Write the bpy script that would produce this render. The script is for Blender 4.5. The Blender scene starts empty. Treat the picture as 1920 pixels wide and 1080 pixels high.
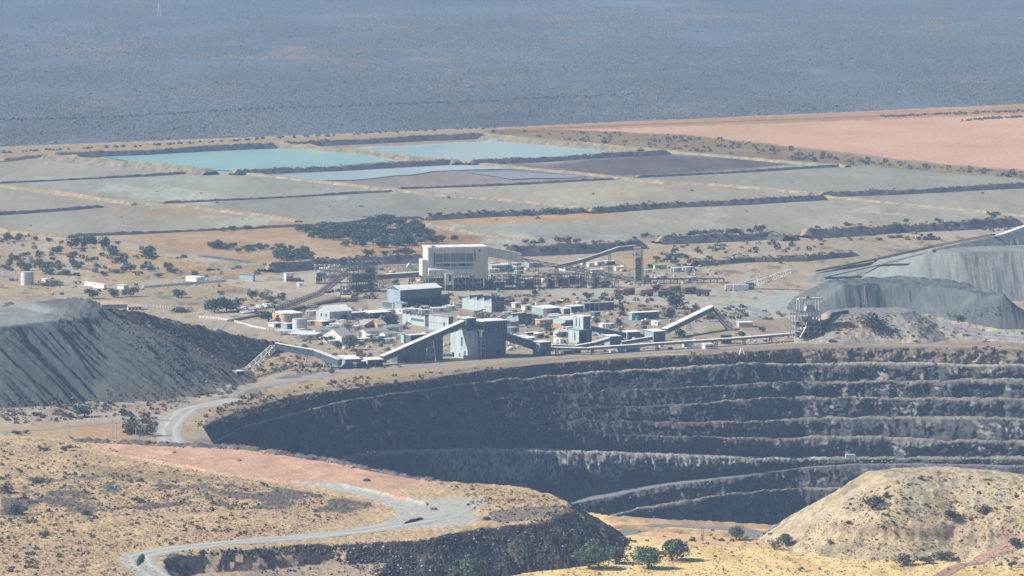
import bpy, math, random
import numpy as np
from mathutils import Vector, Matrix
random.seed(7); RNG = np.random.default_rng(11)
S = bpy.context.scene; COL = S.collection
# ---------------------------------------------------------------- camera
FPX, HC, TH = 9100.0, 330.0, math.atan(820/9100.0)
cam = bpy.data.cameras.new('camera'); cam.sensor_width = 36.0; cam.lens = 36.0*FPX/1920.0
cam.clip_start = 5.0; cam.clip_end = 120000.0
co = bpy.data.objects.new('camera', cam); COL.objects.link(co)
co.location = (0, 0, HC); co.rotation_euler = (math.pi/2-TH, 0, 0); S.camera = co
# ---------------------------------------------------------------- sky and sun
SUN_EL, SUN_LEFT, SUN_BACK = math.radians(40), 1.0, -0.06      # the sun stands to the left of the view
sd = Vector((-SUN_LEFT, SUN_BACK, 0)).normalized()*math.cos(SUN_EL)+Vector((0, 0, math.sin(SUN_EL)))
W = bpy.data.worlds.new('World'); S.world = W; W.use_nodes = True
nt = W.node_tree; sky = nt.nodes.new('ShaderNodeTexSky'); sky.sky_type = 'NISHITA'; sky.sun_disc = False
sky.sun_elevation = SUN_EL; sky.sun_rotation = math.atan2(sd.x, sd.y) % (2*math.pi)
nt.links.new(sky.outputs[0], nt.nodes['Background'].inputs[0]); nt.nodes['Background'].inputs[1].default_value = 0.055
sl = bpy.data.lights.new('sun', 'SUN'); sl.energy = 5.0; sl.angle = math.radians(0.5); sl.color = (1.0, 0.94, 0.86)
so = bpy.data.objects.new('sun', sl); COL.objects.link(so); so.rotation_euler = sd.to_track_quat('Z', 'Y').to_euler()
so.location = (0, 0, 800)
S.view_settings.view_transform = 'Standard'; S.view_settings.look = 'None'; S.view_settings.gamma = 1.0
S.view_settings.exposure = 0.4; S.view_settings.use_curve_mapping = False
S.cycles.max_bounces = 6; S.cycles.volume_bounces = 1; S.cycles.transparent_max_bounces = 8
HAZE_D, HAZE_C = 6.6e-5, (0.40, 0.62, 1.0)
# ---------------------------------------------------------------- picking world points
ct, st = math.cos(TH), math.sin(TH)
def ray(px, py):
    c = (np.asarray(px, float)-960)/FPX; u = (540-np.asarray(py, float))/FPX
    return c, ct+u*st, -st+u*ct
def P(px, py, z=0.0):
    x, y, d = ray(px, py); t = (z-HC)/d
    return np.stack([x*t, y*t, np.asarray(z, float)+0*t], -1)
def V(px, py, z=0.0): return Vector([float(a) for a in P(px, py, z)])
def proj(x, y, z):
    zz = z-HC; f = y*ct-zz*st; u = y*st+zz*ct
    return 960+FPX*x/f, 540-FPX*u/f
def at(px, py, D):                       # the point on a pixel's ray at ground distance D
    x, y, d = ray(px, py); t = D/y
    return Vector((float(x*t), float(D), float(HC+d*t)))
def pxm(p): return FPX/(p[1]*ct-(p[2]-HC)*st)
# ---------------------------------------------------------------- noise
def hsh(ix, iy, s):
    h = (ix.astype(np.int64)*374761393+iy.astype(np.int64)*668265263+s*982451653) & 0xffffffff
    h = ((h ^ (h >> 13))*1274126177) & 0xffffffff
    return ((h ^ (h >> 16)) & 0xffff)/65535.0
def vn(x, y, s=0):
    x = np.asarray(x, float); y = np.asarray(y, float)
    ix = np.floor(x); iy = np.floor(y); fx = x-ix; fy = y-iy
    fx = fx*fx*(3-2*fx); fy = fy*fy*(3-2*fy)
    a = hsh(ix, iy, s); b = hsh(ix+1, iy, s); c = hsh(ix, iy+1, s); d = hsh(ix+1, iy+1, s)
    return (a+(b-a)*fx)*(1-fy)+(c+(d-c)*fx)*fy
def fbm(x, y, s=0, o=4, g=0.5):
    r = 0; a = 1; t = 0
    for i in range(o):
        r = r+a*vn(x*2.03**i+17.3*i, y*2.03**i-9.1*i, s+i*7); t += a; a *= g
    return r/t
def rdg(x, y, s=0, o=3):
    return 1-np.abs(2*fbm(x, y, s, o)-1)
def sstep(a, b, x):
    t = np.clip((x-a)/(b-a), 0, 1); return t*t*(3-2*t)
def inpoly(x, y, pts):
    pts = np.asarray(pts, float); x1, y1 = pts[:, 0], pts[:, 1]; x2, y2 = np.roll(x1, -1), np.roll(y1, -1)
    r = np.zeros(x.shape, bool)
    m = (x >= x1.min()) & (x <= x1.max()) & (y >= y1.min()) & (y <= y1.max())
    if not m.any(): return r
    xs, ys = x[m], y[m]; c = np.zeros(xs.shape, bool)
    for a, b, e, f in zip(x1, y1, x2, y2):
        if b == f: continue
        k = ((b > ys) != (f > ys)) & (xs < (e-a)*(ys-b)/(f-b)+a); c ^= k
    r[m] = c; return r
def segd(x, y, pts, closed=False):        # distance to a polyline, and how far along it
    pts = np.asarray(pts, float); best = np.full(x.shape, 1e9); n = len(pts); par = np.zeros(x.shape)
    for i in range(n if closed else n-1):
        a = pts[i]; b = pts[(i+1) % n]; d = b-a; l2 = max((d[:2]**2).sum(), 1e-9)
        t = np.clip(((x-a[0])*d[0]+(y-a[1])*d[1])/l2, 0, 1)
        q = np.hypot(x-a[0]-t*d[0], y-a[1]-t*d[1]); k = q < best
        best = np.where(k, q, best); par = np.where(k, i+t, par)
    return best, par
def sdist(x, y, pts):
    d, p = segd(x, y, pts, True); return np.where(inpoly(x, y, pts), -d, d)
def lin(c):
    c = np.asarray(c, float)/255.0
    return np.where(c <= 0.04045, c/12.92, ((c+0.055)/1.055)**2.4)
AIR = np.array((0.287, 0.442, 0.73)); ILL = np.array((1.50, 1.49, 1.46))
def alb(c, D=3300.0):                     # surface colour behind the air, from how a sunlit patch looks at distance D
    T = np.exp(-HAZE_D*np.asarray(D, float))[..., None]
    return np.clip((lin(c)-AIR*(1-T))/T/ILL, 0.012, 0.85)
# ---------------------------------------------------------------- materials
MATS = {}
def mat(name, col=None, var=0.25, scale=0.5, rough=0.85, bump=0.0, metal=0.0, attr=False, streak=False, tint=None, bd=0.3):
    if name in MATS: return MATS[name]
    m = bpy.data.materials.new(name); m.use_nodes = True; n = m.node_tree.nodes; l = m.node_tree.links
    b = n['Principled BSDF']; b.inputs['Roughness'].default_value = rough; b.inputs['Metallic'].default_value = metal
    b.inputs['Specular IOR Level'].default_value = 0.2
    tc = n.new('ShaderNodeTexCoord'); mp = n.new('ShaderNodeMapping'); l.new(tc.outputs['Object'], mp.inputs[0])
    mp.inputs['Scale'].default_value = (1, 1, 0.12) if streak else (1, 1, 1)
    nz = n.new('ShaderNodeTexNoise'); nz.inputs['Scale'].default_value = scale; nz.inputs['Detail'].default_value = 6
    nz.inputs['Roughness'].default_value = 0.65; l.new(mp.outputs[0], nz.inputs['Vector'])
    r = n.new('ShaderNodeMapRange'); r.inputs[1].default_value = 0.25; r.inputs[2].default_value = 0.75
    r.inputs[3].default_value = 1-var; r.inputs[4].default_value = 1+var; l.new(nz.outputs[0], r.inputs[0])
    mx = n.new('ShaderNodeMix'); mx.data_type = 'RGBA'; mx.blend_type = 'MULTIPLY'; mx.inputs[0].default_value = 1
    if attr:
        at_ = n.new('ShaderNodeAttribute'); at_.attribute_name = 'col'; l.new(at_.outputs[0], mx.inputs[6])
    else: mx.inputs[6].default_value = (*col, 1)
    l.new(r.outputs[0], mx.inputs[7]); out = mx.outputs[2]
    if tint:                                # wear of a second colour in patches
        n2 = n.new('ShaderNodeTexNoise'); n2.inputs['Scale'].default_value = scale*0.6; n2.inputs['Detail'].default_value = 4
        l.new(mp.outputs[0], n2.inputs['Vector']); r2 = n.new('ShaderNodeMapRange'); r2.inputs[1].default_value = 0.5
        r2.inputs[2].default_value = 0.72; l.new(n2.outputs[0], r2.inputs[0])
        m2 = n.new('ShaderNodeMix'); m2.data_type = 'RGBA'; l.new(r2.outputs[0], m2.inputs[0]); l.new(out, m2.inputs[6])
        m2.inputs[7].default_value = (*tint, 1); out = m2.outputs[2]
    l.new(out, b.inputs['Base Color'])
    if bump:
        bp = n.new('ShaderNodeBump'); bp.inputs['Strength'].default_value = bump; bp.inputs['Distance'].default_value = bd
        l.new(nz.outputs[0], bp.inputs['Height']); l.new(bp.outputs[0], b.inputs['Normal'])
    MATS[name] = m; return m
# ---------------------------------------------------------------- meshes and tags
def raw_mesh(name, co_, faces, cols=None, smooth=False):
    me = bpy.data.meshes.new(name); co_ = np.asarray(co_, np.float32); faces = np.asarray(faces, np.int32)
    k = faces.shape[1]; me.vertices.add(len(co_)); me.vertices.foreach_set('co', co_.ravel())
    me.loops.add(faces.size); me.loops.foreach_set('vertex_index', faces.ravel())
    me.polygons.add(len(faces)); me.polygons.foreach_set('loop_start', np.arange(0, faces.size, k, dtype=np.int32))
    if cols is not None:
        a = me.color_attributes.new('col', 'FLOAT_COLOR', 'POINT'); c = np.ones((len(co_), 4), np.float32); c[:, :3] = cols
        a.data.foreach_set('color', c.ravel())
    me.update(calc_edges=True); me.validate()
    if smooth: me.polygons.foreach_set('use_smooth', np.ones(len(faces), bool))
    return me
def grid_faces(nr, nc, keep=None):
    i = np.arange(nr*nc).reshape(nr, nc)
    f = np.stack([i[:-1, :-1], i[1:, :-1], i[1:, 1:], i[:-1, 1:]], -1)
    if keep is not None: f = f[keep]
    return f.reshape(-1, 4)
def tag(o, label=None, cat=None, group=None, kind=None):
    if label: o['label'] = label
    if cat: o['category'] = cat
    if group: o['group'] = group
    if kind: o['kind'] = kind
    return o
def link(name, me, m=None, parent=None):
    o = bpy.data.objects.new(name, me); COL.objects.link(o)
    if m is not None and not me.materials: me.materials.append(m)
    if parent: o.parent = parent
    return o
def empty(name, loc, label, cat, group=None, rz=0.0):
    o = bpy.data.objects.new(name, None); COL.objects.link(o); o.location = loc; o.rotation_euler = (0, 0, rz)
    return tag(o, label, cat, group)
# ================================================================ terrain
def wxy(pts, z=0.0):                       # picked outline -> world outline
    return np.array([P(p[0], p[1], p[2] if len(p) > 2 else z) for p in pts])
RIM = [(380, 800), (396, 790), (444, 772), (548, 742), (648, 730), (757, 716), (900, 695), (1040, 680), (1195, 671), (1360, 663), (1500, 652), (1664, 651), (1920, 655), (2200, 668), (2900, 690)]
HOLE = RIM+[(2900, 960), (2200, 965), (1500, 985), (1300, 979), (1180, 972), (1060, 950), (620, 930), (420, 860)]
# --- left hill with the haul road and the red pad (top near z = 24)
HZ = 18.0
hillA = wxy([(-260, 806), (0, 814), (150, 825), (300, 831), (450, 838), (620, 862), (700, 880), (830, 903), (960, 910), (1030, 925), (1064, 940),
             (1066, 950), (1028, 974), (982, 981), (905, 988), (785, 1012), (665, 1018), (560, 1020), (470, 1030), (330, 1036), (300, 1050), (318, 1085), (360, 1140), (-260, 1140)], HZ)
hillB = wxy([(320, 1030), (520, 1030), (690, 1038), (722, 1052), (716, 1066), (690, 1088), (640, 1140), (300, 1140)], 10.0)
def hill_z(x, y):
    a = sdist(x, y, hillA)+6*(fbm(x/14, y/14, 5)-0.5); b = sdist(x, y, hillB)+4*(fbm(x/10, y/10, 6)-0.5)
    far = y > 2400
    za = HZ-np.maximum(a, 0)*np.where(far, 1.1, 0.66)
    zb = 10-np.maximum(b, 0)*0.68
    return np.maximum(za, zb)+1.6*(fbm(x/60, y/60, 3)-0.5)*sstep(0, -25, a)
# --- right hill
hillR = wxy([(1650, 893), (1700, 887), (1780, 885), (1850, 889), (1920, 898), (2150, 916), (2150, 928), (1920, 912), (1800, 903), (1700, 906)], 30.0)
def hillR_z(x, y):
    a = sdist(x, y, hillR)+8*(fbm(x/22, y/22, 8)-0.5)
    z = 30.5-np.where(a > 0, a*a/(a+8)*0.60, 0)
    cut = sstep(10.5, 12.5, z+1.5*fbm(x/9, y/9, 2))*4-2
    return z+cut*sstep(1500, 1560, proj(x, y, z)[0])*0.9+1.2*(fbm(x/18, y/18, 4)-0.5)
# --- waste dump on the left
DZ = 43.0
dumpA = wxy([(-260, 620), (0, 611), (60, 606), (130, 600), (186, 591), (172, 578), (100, 574), (-260, 580)], DZ)
dumpR = wxy([(186, 589, 43), (235, 579, 42), (330, 602, 30), (440, 627, 15), (545, 648, 2)])
dumpM = wxy([(20, 572, 44), (70, 566, 47), (112, 560, 51), (168, 562, 52), (205, 574, 46)])
tdump = np.array((0.60, 0.80))
def ridge_z(x, y, line, slope):
    d, p = segd(x, y, line); zz = np.interp(p, np.arange(len(line)), line[:, 2]); return zz-d*slope, d, p
def dump_z(x, y):
    a = sdist(x, y, dumpA); za = DZ-np.maximum(a, 0)*0.72
    zr, d, p = ridge_z(x, y, dumpR, 0.70); zm, d2, p2 = ridge_z(x, y, dumpM, 0.5)
    z = np.maximum(np.maximum(za, zr), np.minimum(zm, 60))
    s = (x*tdump[0]+y*tdump[1]); q = (x*0.8-y*0.6)
    out = sstep(0.5, 8, np.minimum(a, d))
    face = sstep(14, -6, zr-za)
    g = 1.1*rdg(s/5.5+1.0*fbm(s/17, q/30, 3), q/150, 21, 3)**1.4*(0.45+1.1*fbm(s/30, q/40, 24))+0.35*rdg(s/2.4+.8*fbm(s/7, q/14, 4), q/60, 22, 2)
    z = z+out*(face*(g-1.0)*8.5+(1-face)*(1.6*(fbm(x/6, y/6, 31)-0.5)+2.0*(rdg((x*0.8+y*0.6)/10, q/60, 33)-0.6)))
    return z+(1-out)*((4.0*(fbm(x/10, y/12, 9, 4, .6)-0.5)+1.5*(rdg(x/5, y/7, 10)-0.6))*np.where(x < -278, .25, 1.0))
# --- stockpiles and the tip mound on the right
s1 = wxy([(1548, 528), (1590, 521), (1690, 518), (1760, 522), (1810, 530), (1850, 541), (1882, 556), (1840, 552), (1740, 534), (1650, 532), (1580, 536)], 20.0)
s2 = wxy([(1745, 470), (1790, 464), (1860, 461), (2150, 452), (2150, 472), (1900, 470), (1800, 472)], 33.0)
s2r = wxy([(1530, 512, 6), (1640, 488, 16), (1750, 466, 30), (1860, 443, 34), (1960, 420, 36)])
s1r = wxy([(1500, 552, 3), (1530, 536, 12), (1550, 528, 19)])
mA = wxy([(1553, 582), (1600, 577), (1688, 576), (1712, 583), (1690, 588), (1620, 588), (1556, 590)], 17.5)
mR = wxy([(1700, 582, 17), (1760, 594, 13), (1850, 612, 8), (1990, 640, 2)])
def gul(x, y, s):
    return rdg(x/7+0.9*fbm(x/16, y/20, s), y/50, s, 3)+0.5*rdg(x/2.6, y/30, s+3, 2)-0.9
def s1_z(x, y):
    a = sdist(x, y, s1)+3*(fbm(x/18, y/18, 61)-0.5); z = 20-np.maximum(a, 0)*0.70
    zr, d, p = ridge_z(x, y, s1r, 0.62); z = np.maximum(z, zr)
    return z+sstep(0, 6, a)*1.4*gul(x, y, 41)+(1-sstep(0, 6, a))*5.0*(fbm(x/9, y/14, 62)-0.5)
def s2_z(x, y):
    a = sdist(x, y, s2)+3*(fbm(x/25, y/25, 64)-0.5); z = 33-np.maximum(a, 0)*0.72
    zr, d, p = ridge_z(x, y, s2r, 0.66); z = np.maximum(z, zr)
    return z+sstep(0, 6, np.minimum(a, d-4))*1.1*gul(x, y, 44)+0.8*(fbm(x/6, y/6, 65)-0.5)
def m_z(x, y):
    a = sdist(x, y, mA)+4*(fbm(x/12, y/12, 71)-0.5); z = 17.5-np.maximum(a, 0)*0.60
    zr, d, p = ridge_z(x, y, mR, 0.52); z = np.maximum(z, zr)
    return z+sstep(0, 6, a)*1.5*(fbm(x/5, y/5, 72)-0.5)
def sheet_z(x, y):
    return 1.0*(fbm(x/90, y/160, 1, 2)-0.5)
FIELDS = [(hill_z, -400, 115, 1970, 2680), (hillR_z, 95, 400, 2130, 2490), (dump_z, -500, -80, 2840, 3300), (s1_z, 170, 450, 3330, 3730), (s2_z, 180, 640, 3470, 4130), (m_z, 180, 500, 3170, 3590)]
def ground_z(x, y):
    x = np.asarray(x, float); y = np.asarray(y, float); z = sheet_z(x, y)
    for f, a, b, c, d in FIELDS:
        k = (x > a) & (x < b) & (y > c) & (y < d)
        if k.any(): z[k] = np.maximum(z[k], f(x[k], y[k]))
    return z
LOOK = {}
def hits(pts):                             # where the rays of many pixels first meet the ground
    pts = np.asarray(pts, float); D = np.concatenate([np.arange(1960, 2700, 3), np.arange(2700, 4200, 6), np.arange(4200, 9000, 20)])
    if not LOOK:
        LOOK['a'] = np.arange(-240, 2162, 4.0); LOOK['z'] = ground_z((LOOK['a'][:, None]-960)/FPX/ct*D[None]*1.0, np.broadcast_to(D[None], (len(LOOK['a']), len(D))))
    x, y, d = ray(pts[:, 0:1], pts[:, 1:2]); t = D[None]/y; X = x*t; Z = HC+d*t; Y = np.broadcast_to(D[None], X.shape)
    ai = np.clip(((960+x/y*FPX*ct)+240)/4, 0, len(LOOK['a'])-1.001); a0 = ai.astype(int)[:, 0]; w = (ai[:, 0]-a0)[:, None]
    G = LOOK['z'][a0]*(1-w)+LOOK['z'][a0+1]*w; below = Z <= G; k = np.clip(below.argmax(1), 1, None); i = np.arange(len(pts))
    a = (Z-G)[i, k-1]; b = (Z-G)[i, k]; w = np.clip(a/np.maximum(a-b, 1e-6), 0, 1)
    r = [(A[i, k-1]*(1-w)+A[i, k]*w) for A in (X, Y)]
    return np.stack([r[0], r[1], ground_z(r[0], r[1])], -1)
def hit(px, py): return Vector(hits([(px, py)])[0])
# ---------------------------------------------------------------- the ground sheet
cols = np.concatenate([np.arange(-6000, -360, 120), np.arange(-360, -24, 14), np.arange(-24, 1944, 1.55), np.arange(1944, 3000, 14), np.arange(3000, 8000, 120)])
rows = np.concatenate([np.arange(-262, -230, 4), np.arange(-230, -20, 14), np.arange(-20, 850, 1.2), np.arange(850, 1095, 2.2), np.arange(1095, 1500, 15), np.arange(1500, 6000, 300)])
CX, RY = np.meshgrid(cols, rows)
G = P(CX, RY, 0.0); GX, GY = G[..., 0], G[..., 1]
wob = 1.0
jx = CX+9*(fbm(GX/22, GY/60, 51)-0.5)+4*(fbm(GX/5, GY/18, 52)-0.5); jy = RY+3.6*(fbm(GX/22, GY/60, 53)-0.5)+1.6*(fbm(GX/5, GY/16, 54)-0.5)
C = np.zeros(CX.shape+(3,)); 
def paint(poly, rgb, k=1.0, hard=False, patch=None):
    m = inpoly(CX if hard else jx, RY if hard else jy, poly)
    w = k
    if patch is not None:                   # only in ragged patches
        sc, thr, sd_ = patch; w = k*sstep(thr, thr+0.12, fbm(GX[m]/sc, GY[m]/(sc*3.2), sd_, 5, 0.6))[:, None]
    C[m] = C[m]*(1-w)+np.asarray(rgb, float)*w
# plain of scrub
C[:] = (122, 138, 160)+np.clip((240-RY)/240, 0, 1)[..., None]*np.array((7, 12, 17.))
n = fbm(GX/260, GY/900, 60, 4); C += ((n-0.5)*22)[..., None]
paint([(-6000, -280), (8000, -280), (8000, 100), (2300, 182), (-400, 288), (-6000, 420)], (148, 149, 160), 0.5, patch=(110, 0.60, 77))
paint([(-6000, -280), (8000, -280), (8000, 100), (2300, 182), (-400, 288), (-6000, 420)], (160, 154, 158), 0.6, patch=(60, 0.70, 79))
paint([(-400, 40), (330, 82), (900, 95), (900, 118), (300, 108), (-400, 120)], (156, 153, 162), 0.7, patch=(60, 0.52, 78))
paint([(500, 30), (2300, 20), (2300, 60), (500, 60)], (150, 152, 160), 0.7, patch=(80, 0.5, 91))
for pp in ([(1080, 44), (1500, 36), (2000, 30), (2000, 32.4), (1500, 38.6), (1080, 46)], [(0, 98), (320, 86), (720, 90), (720, 92), (320, 88.6), (0, 100.5)], [(1700, 150), (1960, 156), (1960, 158.5), (1700, 152)]): paint(pp, (154, 157, 170), .8, patch=(60, .40, 97))
# cut line and tan strip at the edge of the scrub
DRY = (174, 165, 157)
paint([(-400, 288), (0, 275), (500, 256), (960, 238), (1400, 219), (1920, 196), (2300, 180), (8000, 90), (8000, 480), (-6000, 480), (-6000, 420)], DRY, hard=True)
paint([(-400, 288), (0, 275), (960, 238), (1920, 195), (2300, 180), (2300, 184), (1920, 199), (960, 241), (0, 278), (-400, 291)], (186, 176, 170), hard=True)
paint([(-400, 310), (0, 282), (700, 252), (700, 262), (0, 292), (-400, 320)], (182, 169, 156), 0.7, patch=(40, 0.45, 80))
# pink bare field with a tan head strip
paint([(960, 239), (1920, 197), (2300, 180), (2300, 225), (1920, 214), (1400, 230), (1120, 242), (1000, 243)], (188, 160, 148), hard=True)
paint([(1010, 240), (1920, 206), (2300, 190), (2300, 194), (1920, 208), (1300, 232), (1010, 242)], (150, 142, 140), 0.8, hard=True)
paint([(1060, 243), (1180, 240), (1500, 229), (1700, 222), (1920, 214), (3200, 170), (3200, 430), (1920, 318), (1780, 309), (1600, 288), (1420, 266), (1300, 254), (1150, 246)], (216, 184, 172))
paint([(1060, 243), (1500, 229), (2300, 200), (2300, 350), (1920, 318), (1600, 288), (1300, 254)], (206, 178, 166), 0.7, patch=(120, 0.5, 81))
paint([(1060, 243), (1500, 229), (2300, 200), (2300, 350), (1920, 318), (1600, 288), (1300, 254)], (218, 194, 182), 0.6, patch=(50, 0.6, 83))
# brown strip of bush between the ponds and the field
paint([(900, 244), (1000, 242), (1150, 247), (1300, 256), (1420, 268), (1600, 292), (1780, 312), (1920, 322), (2300, 350), (2300, 372), (1920, 336), (1640, 314), (1466, 302), (1205, 276), (930, 252)], (152, 147, 143))
paint([(900, 244), (1150, 247), (1420, 268), (1780, 312), (2300, 350), (2300, 372), (1920, 336), (1466, 302), (1205, 276)], (168, 162, 155), 0.7, patch=(25, 0.55, 82))
# tailings cells
CELL = (168, 173, 168); 
paint([(-400, 340), (0, 299), (90, 290), (400, 318), (520, 322), (640, 312), (1250, 286), (1592, 309), (1920, 337), (2300, 370), (2300, 470), (1920, 408), (1640, 432), (1500, 436), (1230, 447), (1100, 458), (940, 464), (800, 440), (560, 414), (400, 430), (140, 441), (0, 430), (-400, 440)], CELL)
for poly, c in (([(0, 303), (90, 292), (390, 319), (250, 330), (0, 341)], (170, 172, 164)), ([(60, 342), (390, 322), (440, 322), (700, 352), (720, 356), (560, 367), (380, 378), (260, 378)], (170, 176, 168)),
                ([(0, 358), (120, 366), (200, 382), (100, 391), (0, 396)], (174, 174, 162)), ([(380, 381), (560, 370), (745, 358), (1000, 382), (1080, 392), (800, 405), (700, 409), (560, 412)], (160, 164, 158)),
                ([(0, 400), (200, 387), (380, 390), (540, 415), (400, 428), (140, 440), (0, 430)], (172, 174, 164)), ([(760, 353), (1151, 336), (1240, 344), (1530, 366), (1300, 376), (1105, 390), (990, 378)], (176, 176, 164)),
                ([(1190, 335), (1592, 311), (1920, 338), (1920, 345), (1740, 355), (1530, 361), (1330, 344)], (168, 172, 164)), ([(1545, 368), (1740, 358), (1920, 348), (2300, 330), (2300, 420), (1920, 400)], (170, 172, 162)),
                ([(1110, 396), (1300, 380), (1545, 371), (1900, 403), (1640, 428), (1500, 433), (1200, 440), (930, 424), (1000, 410)], (174, 176, 164))): paint(poly, c)
paint([(60, 330), (700, 340), (1100, 350), (1900, 400), (1500, 430), (930, 440), (100, 430)], (192, 196, 186), 0.55, patch=(45, 0.60, 84))
paint([(1430, 372), (1560, 378), (1830, 398), (1700, 405), (1520, 392)], (196, 200, 190), 0.8, patch=(22, 0.5, 85))
paint([(990, 360), (1180, 348), (1260, 355), (1200, 372), (1060, 380)], (190, 184, 164), 0.7, patch=(40, 0.45, 86))
paint([(190, 345), (300, 345), (420, 365), (300, 378), (190, 362)], (194, 200, 190), 0.7, patch=(20, 0.5, 87))
for pp in ([(190, 294), (310, 287), (510, 279), (600, 281), (700, 292), (740, 302), (590, 314), (440, 320), (365, 318), (255, 304)], [(640, 279), (785, 273), (910, 266), (955, 268), (1124, 282), (1125, 288), (1015, 297), (880, 303), (820, 299), (728, 289)]):
    cx_, cy_ = np.mean(pp, 0); paint([(cx_+(a-cx_)*1.05, cy_+(b-cy_)*1.12) for a, b in pp], (192, 198, 192))
# mud of the wet cells
paint([(520, 327), (700, 317), (868, 306), (975, 314), (1130, 331), (1151, 335), (968, 343), (745, 351), (690, 348), (600, 336)], (158, 157, 156))
paint([(740, 333), (900, 318), (1000, 322), (1080, 330), (1000, 336), (800, 345)], (142, 148, 158), 0.9, patch=(60, 0.42, 88))
paint([(906, 304), (1010, 306), (1250, 288), (1380, 296), (1500, 306), (1400, 318), (1250, 328), (1190, 331), (1135, 330), (985, 313)], (148, 149, 154))
paint([(1010, 309), (1250, 290), (1380, 297), (1500, 306), (1250, 327), (1140, 328)], (128, 130, 137), 0.9)
# dry rust field with the thicket, reed patches
paint([(140, 442), (400, 431), (620, 420), (790, 405), (840, 418), (870, 440), (900, 452), (940, 466), (795, 480), (500, 496), (340, 470), (250, 450)], (184, 166, 151))
paint([(340, 455), (620, 425), (800, 430), (800, 475), (520, 492)], (176, 158, 146), 0.8, patch=(22, 0.5, 89))
paint([(800, 412), (960, 405), (1100, 399), (1190, 404), (1090, 412), (980, 418), (900, 424), (840, 418)], (192, 168, 142))
paint([(200, 398), (260, 386), (380, 384), (470, 394), (420, 404), (250, 408)], (184, 166, 142), 0.9, patch=(18, 0.38, 90))
paint([(770, 430), (840, 434), (905, 444), (880, 452), (800, 452)], (180, 156, 138), 0.9)
paint([(830, 432), (940, 430), (1020, 446), (940, 458), (900, 458), (905, 444)], (178, 182, 170), 0.9)
# mine ground
MINE = (184, 177, 169)
paint([(-400, 446), (0, 436), (140, 446), (250, 458), (340, 476), (500, 500), (700, 492), (795, 486), (960, 474), (1100, 464), (1240, 456), (1500, 446), (1640, 440), (1920, 420), (2300, 400), (8000, 380), (8000, 6500), (-6000, 6500), (-6000, 446)], MINE)
m = inpoly(CX, RY, [(-400, 330), (0, 300), (510, 268), (910, 250), (1250, 282), (1592, 309), (2300, 372), (2300, 470), (1640, 430), (1100, 456), (940, 462), (560, 412), (140, 440), (-400, 440)]); n = fbm(GX/70+GY/900, GY/300, 63, 5, .6); n2 = fbm(GX/9, GY/60, 64, 4, .6); C[m] += ((n-.5)*30+(n2-.5)*16)[m][:, None]+np.array((-3, -2, 5.))
m = (RY < 330) & (CX > 900) & (RY > 190); n = fbm(GX/120+GY/1500, GY/160, 65, 5, .6); C[m] += ((n-.5)*26)[m][:, None]
n = fbm(GX/30, GY/80, 62, 5, 0.6); m = RY > 440; C[m] += ((n-0.5)*52)[m][:, None]
paint([(-400, 440), (600, 500), (1240, 470), (1640, 450), (2300, 400), (2300, 1300), (-400, 1300)], (164, 166, 163), 0.75, patch=(45, 0.55, 63))
paint([(-400, 440), (600, 500), (1240, 470), (1640, 450), (2300, 400), (2300, 1300), (-400, 1300)], (192, 176, 158), 0.55, patch=(30, 0.60, 64))
paint([(-400, 440), (600, 500), (1240, 470), (1640, 450), (2300, 400), (2300, 1300), (-400, 1300)], (136, 131, 128), 0.7, patch=(16, 0.60, 65))
paint([(-400, 470), (200, 470), (520, 500), (500, 545), (380, 560), (0, 560)], (186, 170, 148), 0.75, patch=(16, 0.46, 66))
AREA = [(-400, 440), (600, 500), (1240, 470), (1640, 450), (2300, 400), (2300, 700), (1400, 660), (700, 720), (-400, 900)]
paint(AREA, (196, 190, 180), .7, patch=(7, .62, 92)); paint(AREA, (118, 114, 110), .6, patch=(6, .63, 93)); paint(AREA, (184, 165, 144), .55, patch=(9, .63, 94)); paint(AREA, (206, 202, 194), .7, patch=(3, .68, 95))
# pale gravel yards
for poly, c, k in (([(820, 548), (1000, 546), (1180, 536), (1360, 540), (1500, 546), (1490, 580), (1380, 592), (1340, 575), (1200, 570), (1060, 556), (900, 560)], (190, 194, 190), .8),
                ([(1330, 548), (1490, 545), (1500, 575), (1480, 592), (1380, 585)], (182, 192, 192), .9), ([(400, 518), (620, 512), (700, 535), (640, 555), (540, 548), (430, 536)], (196, 194, 188), .8),
                ([(60, 545), (180, 528), (430, 520), (430, 526), (240, 545), (120, 560)], (190, 186, 178), .8), ([(690, 545), (860, 545), (860, 580), (690, 585)], (194, 188, 178), .7),
                ([(1260, 462), (1640, 452), (1680, 460), (1500, 470), (1300, 478)], (178, 172, 164), .8), ([(1150, 480), (1330, 476), (1330, 492), (1200, 512)], (196, 174, 150), .8),
                ([(500, 600), (900, 590), (1100, 585), (1130, 620), (1000, 650), (700, 660), (560, 640)], (184, 178, 170), .6),
                ([(420, 645), (560, 640), (700, 665), (620, 690), (520, 705), (420, 720)], (186, 172, 150), .7), ([(1240, 590), (1490, 600), (1490, 625), (1250, 640)], (170, 164, 154), .7),
                ([(-400, 800), (0, 800), (160, 790), (300, 790), (330, 830), (0, 835), (-400, 840)], (196, 174, 146), .8), ([(160, 800), (240, 795), (290, 815), (290, 835), (170, 830)], (204, 168, 146), .7),
                ([(700, 690), (900, 672), (1200, 664), (1500, 645), (1500, 656), (1200, 672), (900, 694), (650, 730), (400, 790), (330, 830), (310, 800), (420, 760), (560, 720)], (188, 172, 148), .85),
                ([(1380, 655), (1920, 640), (2200, 650), (2200, 670), (1500, 660)], (170, 158, 146), .8),
                ([(1100, 960), (4000, 960), (4000, 1500), (600, 1500), (880, 1060), (1180, 1030)], (252, 226, 172), 1.0)): paint(poly, c, k, patch=(13, .36, 96) if k < 1 else None)
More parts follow.
